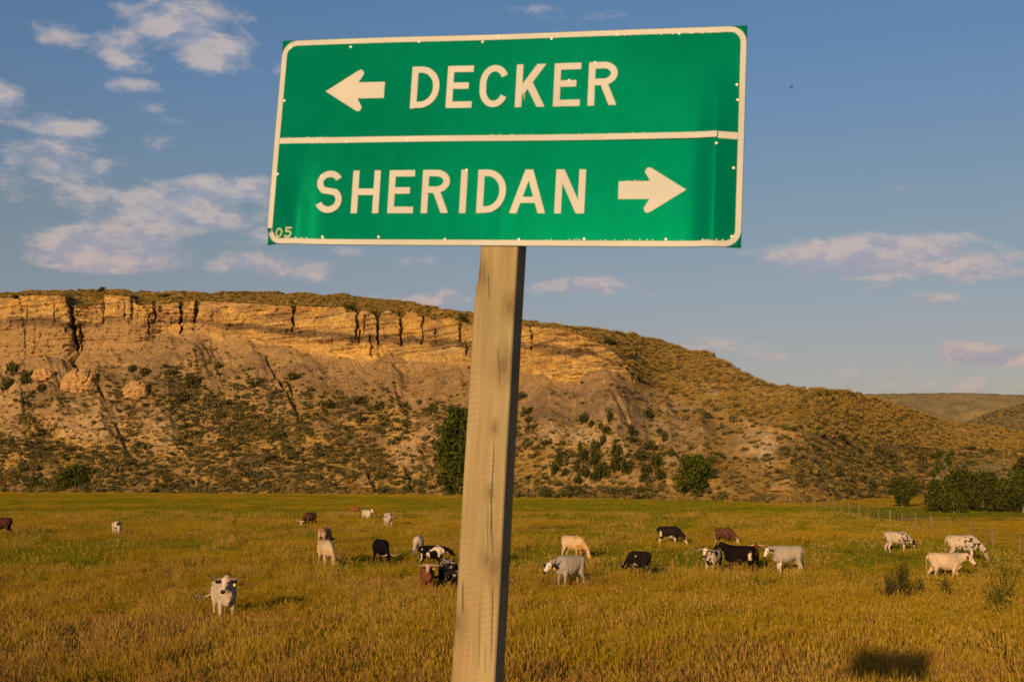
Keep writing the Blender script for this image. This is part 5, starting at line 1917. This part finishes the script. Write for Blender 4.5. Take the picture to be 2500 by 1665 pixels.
def post_mat():
    m, nt, out = new_mat('sawn_pine')
    co = nt.node('ShaderNodeTexCoord').outputs['Object']
    x, y, z = nt.sep(co)
    wob = nt.noise(nt.comb(0.0, 0.0, z), 5.0, 3)
    gx_ = x
    kn = None
    ringd = None
    for (px, py, rr_) in KNOT:
        kx, kz = post_local(px, py)
        d = nt.vmath('LENGTH', nt.comb(nt.math('SUBTRACT', x, kx), 0.0, nt.math('MULTIPLY', nt.math('SUBTRACT', z, kz), .55)))
        e = nt.smooth(d, rr_ * .3, rr_ * 1.0, 1.0, 0.0)
        kn = e if kn is None else nt.math('MAXIMUM', kn, e)
        push = nt.math('MULTIPLY', nt.smooth(d, 0.0, rr_ * 4.0, 1.0, 0.0), .016)
        sg = nt.math('SIGN', nt.math('SUBTRACT', x, kx))
        gx_ = nt.math('SUBTRACT', gx_, nt.math('MULTIPLY', push, sg))
        q = nt.smooth(d, rr_ * .9, rr_ * 3.2, 1.0, 0.0)
        ringd = q if ringd is None else nt.math('MAXIMUM', ringd, q)
    gx_ = nt.math('ADD', gx_, nt.math('MULTIPLY', wob, .02))
    gv = nt.comb(nt.math('MULTIPLY', gx_, 38.0), nt.math('MULTIPLY', y, 38.0), nt.math('MULTIPLY', z, .9))
    grain = nt.noise(gv, 1.0, 7, .72)
    big = nt.noise(nt.comb(nt.math('MULTIPLY', gx_, 14.0), nt.math('MULTIPLY', y, 14.0), nt.math('MULTIPLY', z, 1.3)), 1.0, 3)
    c = nt.mix(nt.smooth(grain, .28, .74), (.215, .150, .066), (.375, .270, .130))
    c = nt.mix(nt.smooth(big, .35, .7), c, nt.mix(.5, c, (.36, .31, .17)))
    stain = nt.noise(nt.comb(nt.math('MULTIPLY', x, 6.0), nt.math('MULTIPLY', y, 6.0), nt.math('MULTIPLY', z, 1.6)), 1.0, 4, .6)
    c = nt.mix(nt.math('MULTIPLY', nt.smooth(stain, .40, .68), .7), c, (.205, .165, .085))
    saw_n = nt.noise(nt.comb(nt.math('MULTIPLY', x, 3.0), 0.0, nt.math('MULTIPLY', z, 3.0)), 1.0, 3)
    ph = nt.math('ADD', nt.math('SUBTRACT', z, nt.math('MULTIPLY', x, .22)), nt.math('MULTIPLY', saw_n, .012))
    saw = nt.smooth(nt.math('SINE', nt.math('MULTIPLY', ph, 6.2832 / .0205)), .35, 1.0)
    saw = nt.math('MULTIPLY', saw, nt.smooth(saw_n, .35, .6))
    c = nt.mix(nt.math('MULTIPLY', saw, .26), c, (.20, .14, .07))
    c = nt.mix(nt.math('MULTIPLY', ringd, .55), c, (.16, .115, .055))
    c = nt.mix(nt.math('MULTIPLY', kn, .65), c, (.16, .085, .035))
    c = nt.mix(nt.math('MULTIPLY', nt.math('MULTIPLY', nt.smooth(kn, .05, .45), nt.smooth(kn, .5, .95, 1.0, 0.0)), .32), c, (.13, .075, .03))
    crk = None
    for (x0, y0, x1, y1, wd) in CRACK:
        ax, az_ = post_local(x0, y0)
        bx, bz = post_local(x1, y1)
        t = nt.math('DIVIDE', nt.math('SUBTRACT', z, az_), bz - az_)
        lx = nt.math('ADD', nt.math('MULTIPLY_ADD', t, bx - ax, ax), nt.math('MULTIPLY', nt.math('SUBTRACT', wob, .5), .012))
        d = nt.math('ABSOLUTE', nt.math('SUBTRACT', x, lx))
        taper = nt.math('MULTIPLY', nt.smooth(t, 0.0, .25), nt.smooth(t, .7, 1.0, 1.0, 0.0))
        wid = nt.math('MULTIPLY', taper, .0022 * wd)
        e = nt.smooth(nt.math('SUBTRACT', d, wid), -.0008, .0004, 1.0, 0.0)
        e = nt.math('MULTIPLY', e, nt.smooth(taper, .02, .2))
        crk = e if crk is None else nt.math('MAXIMUM', crk, e)
    c = nt.mix(nt.math('MULTIPLY', crk, .85), c, (.05, .03, .015))
    hgt = nt.math('SUBTRACT', nt.math('SUBTRACT', nt.math('MULTIPLY', grain, .5), nt.math('MULTIPLY', saw, .5)), nt.math('MULTIPLY', crk, 2.0))
    principled(nt, out, c, .85, .15, hgt, .45, .0025)
    return m


M_POST = post_mat()
V, F = [], []
PWX0, PWX1, PD0, PD1 = -.054, .086, .006, .146
zs_ = [-.6 + (POST_L + .30 + .6) * k / 90 for k in range(91)]
rr = random.Random(4)
bev = .005
for z in zs_:
    wx = .0025 * math.sin(z * 2.3) + .0012 * math.sin(z * 11)
    wane = .018 * math.exp(-((z - (POST_L - .49)) / .05) ** 2) + .006 * math.exp(-((z - (POST_L - .44)) / .02) ** 2)
    taper = .006 * (POST_L - z) / 2.0
    lx, rx = PWX0 + wx * .5 - taper, PWX1 + wx * .4 + taper * .2
    wl = .004 * max(0.0, 1 - (z - (POST_L - .55)) / .2) if z > POST_L - .55 else .004
    V += [(lx + bev + wl * 0, PD0, z), (rx - bev, PD0, z), (rx, PD0 + bev, z), (rx, PD1 - bev, z), (rx - bev, PD1, z), (lx + bev, PD1, z), (lx, PD1 - bev, z), (lx + (.010 * max(0, (z - (POST_L - .58)) / .2) if z > POST_L - .58 else 0) - 0 + wane * .0, PD0 + bev + wane, z)]
    if z > POST_L - .49:
        q = len(V) - 8
        V[q] = (V[q][0] + .010, V[q][1], V[q][2])
for k in range(len(zs_) - 1):
    for j in range(8):
        j2 = (j + 1) % 8
        F.append((k * 8 + j, k * 8 + j2, (k + 1) * 8 + j2, (k + 1) * 8 + j))
F.append(tuple(range(8))[::-1])
F.append(tuple((len(zs_) - 1) * 8 + j for j in range(8)))
mesh_obj('post', V, F, M_POST, root)

# ------------------------------------------------------------------ bird in the sky
M_BIRD, nt_, out_ = new_mat('bird_feathers')
principled(nt_, out_, (.02, .018, .016), .7, .2)
bp_ = at_depth(1932, 214, 60.0)
bird = empty('bird', bp_, (0, 0, R(25)))
tag(bird, 'tiny dark bird in the blue sky right of the sign', 'bird')
V, F = tube([(-.09, 0, 0), (-.05, 0, .005), (0, 0, .01), (.05, 0, .015), (.075, 0, .02), (.095, 0, .016)], [.006, .022, .03, .022, .018, .004], 8)
mesh_obj('body', V, F, M_BIRD, bird, True)
for s in (-1, 1):
    mesh_obj('wing', [(.03, .02 * s, .02), (-.03, .02 * s, .02), (-.035, .09 * s, .05), (.02, .10 * s, .055), (-.02, .17 * s, .035), (.03, .02 * s, .014), (-.03, .02 * s, .014), (-.035, .09 * s, .044), (.02, .10 * s, .049)], [(0, 1, 2, 3), (3, 2, 4), (5, 8, 7, 6), (8, 4, 7), (0, 3, 8, 5), (1, 6, 7, 2), (2, 7, 4), (3, 4, 8)], M_BIRD, bird)
mesh_obj('tail', [(-.085, .012, 0), (-.085, -.012, 0), (-.15, -.025, 0), (-.15, .025, 0), (-.085, .012, .006), (-.085, -.012, .006), (-.15, -.025, .004), (-.15, .025, .004)], [(0, 1, 2, 3), (7, 6, 5, 4), (0, 4, 5, 1), (2, 6, 7, 3), (1, 5, 6, 2), (3, 7, 4, 0)], M_BIRD, bird)
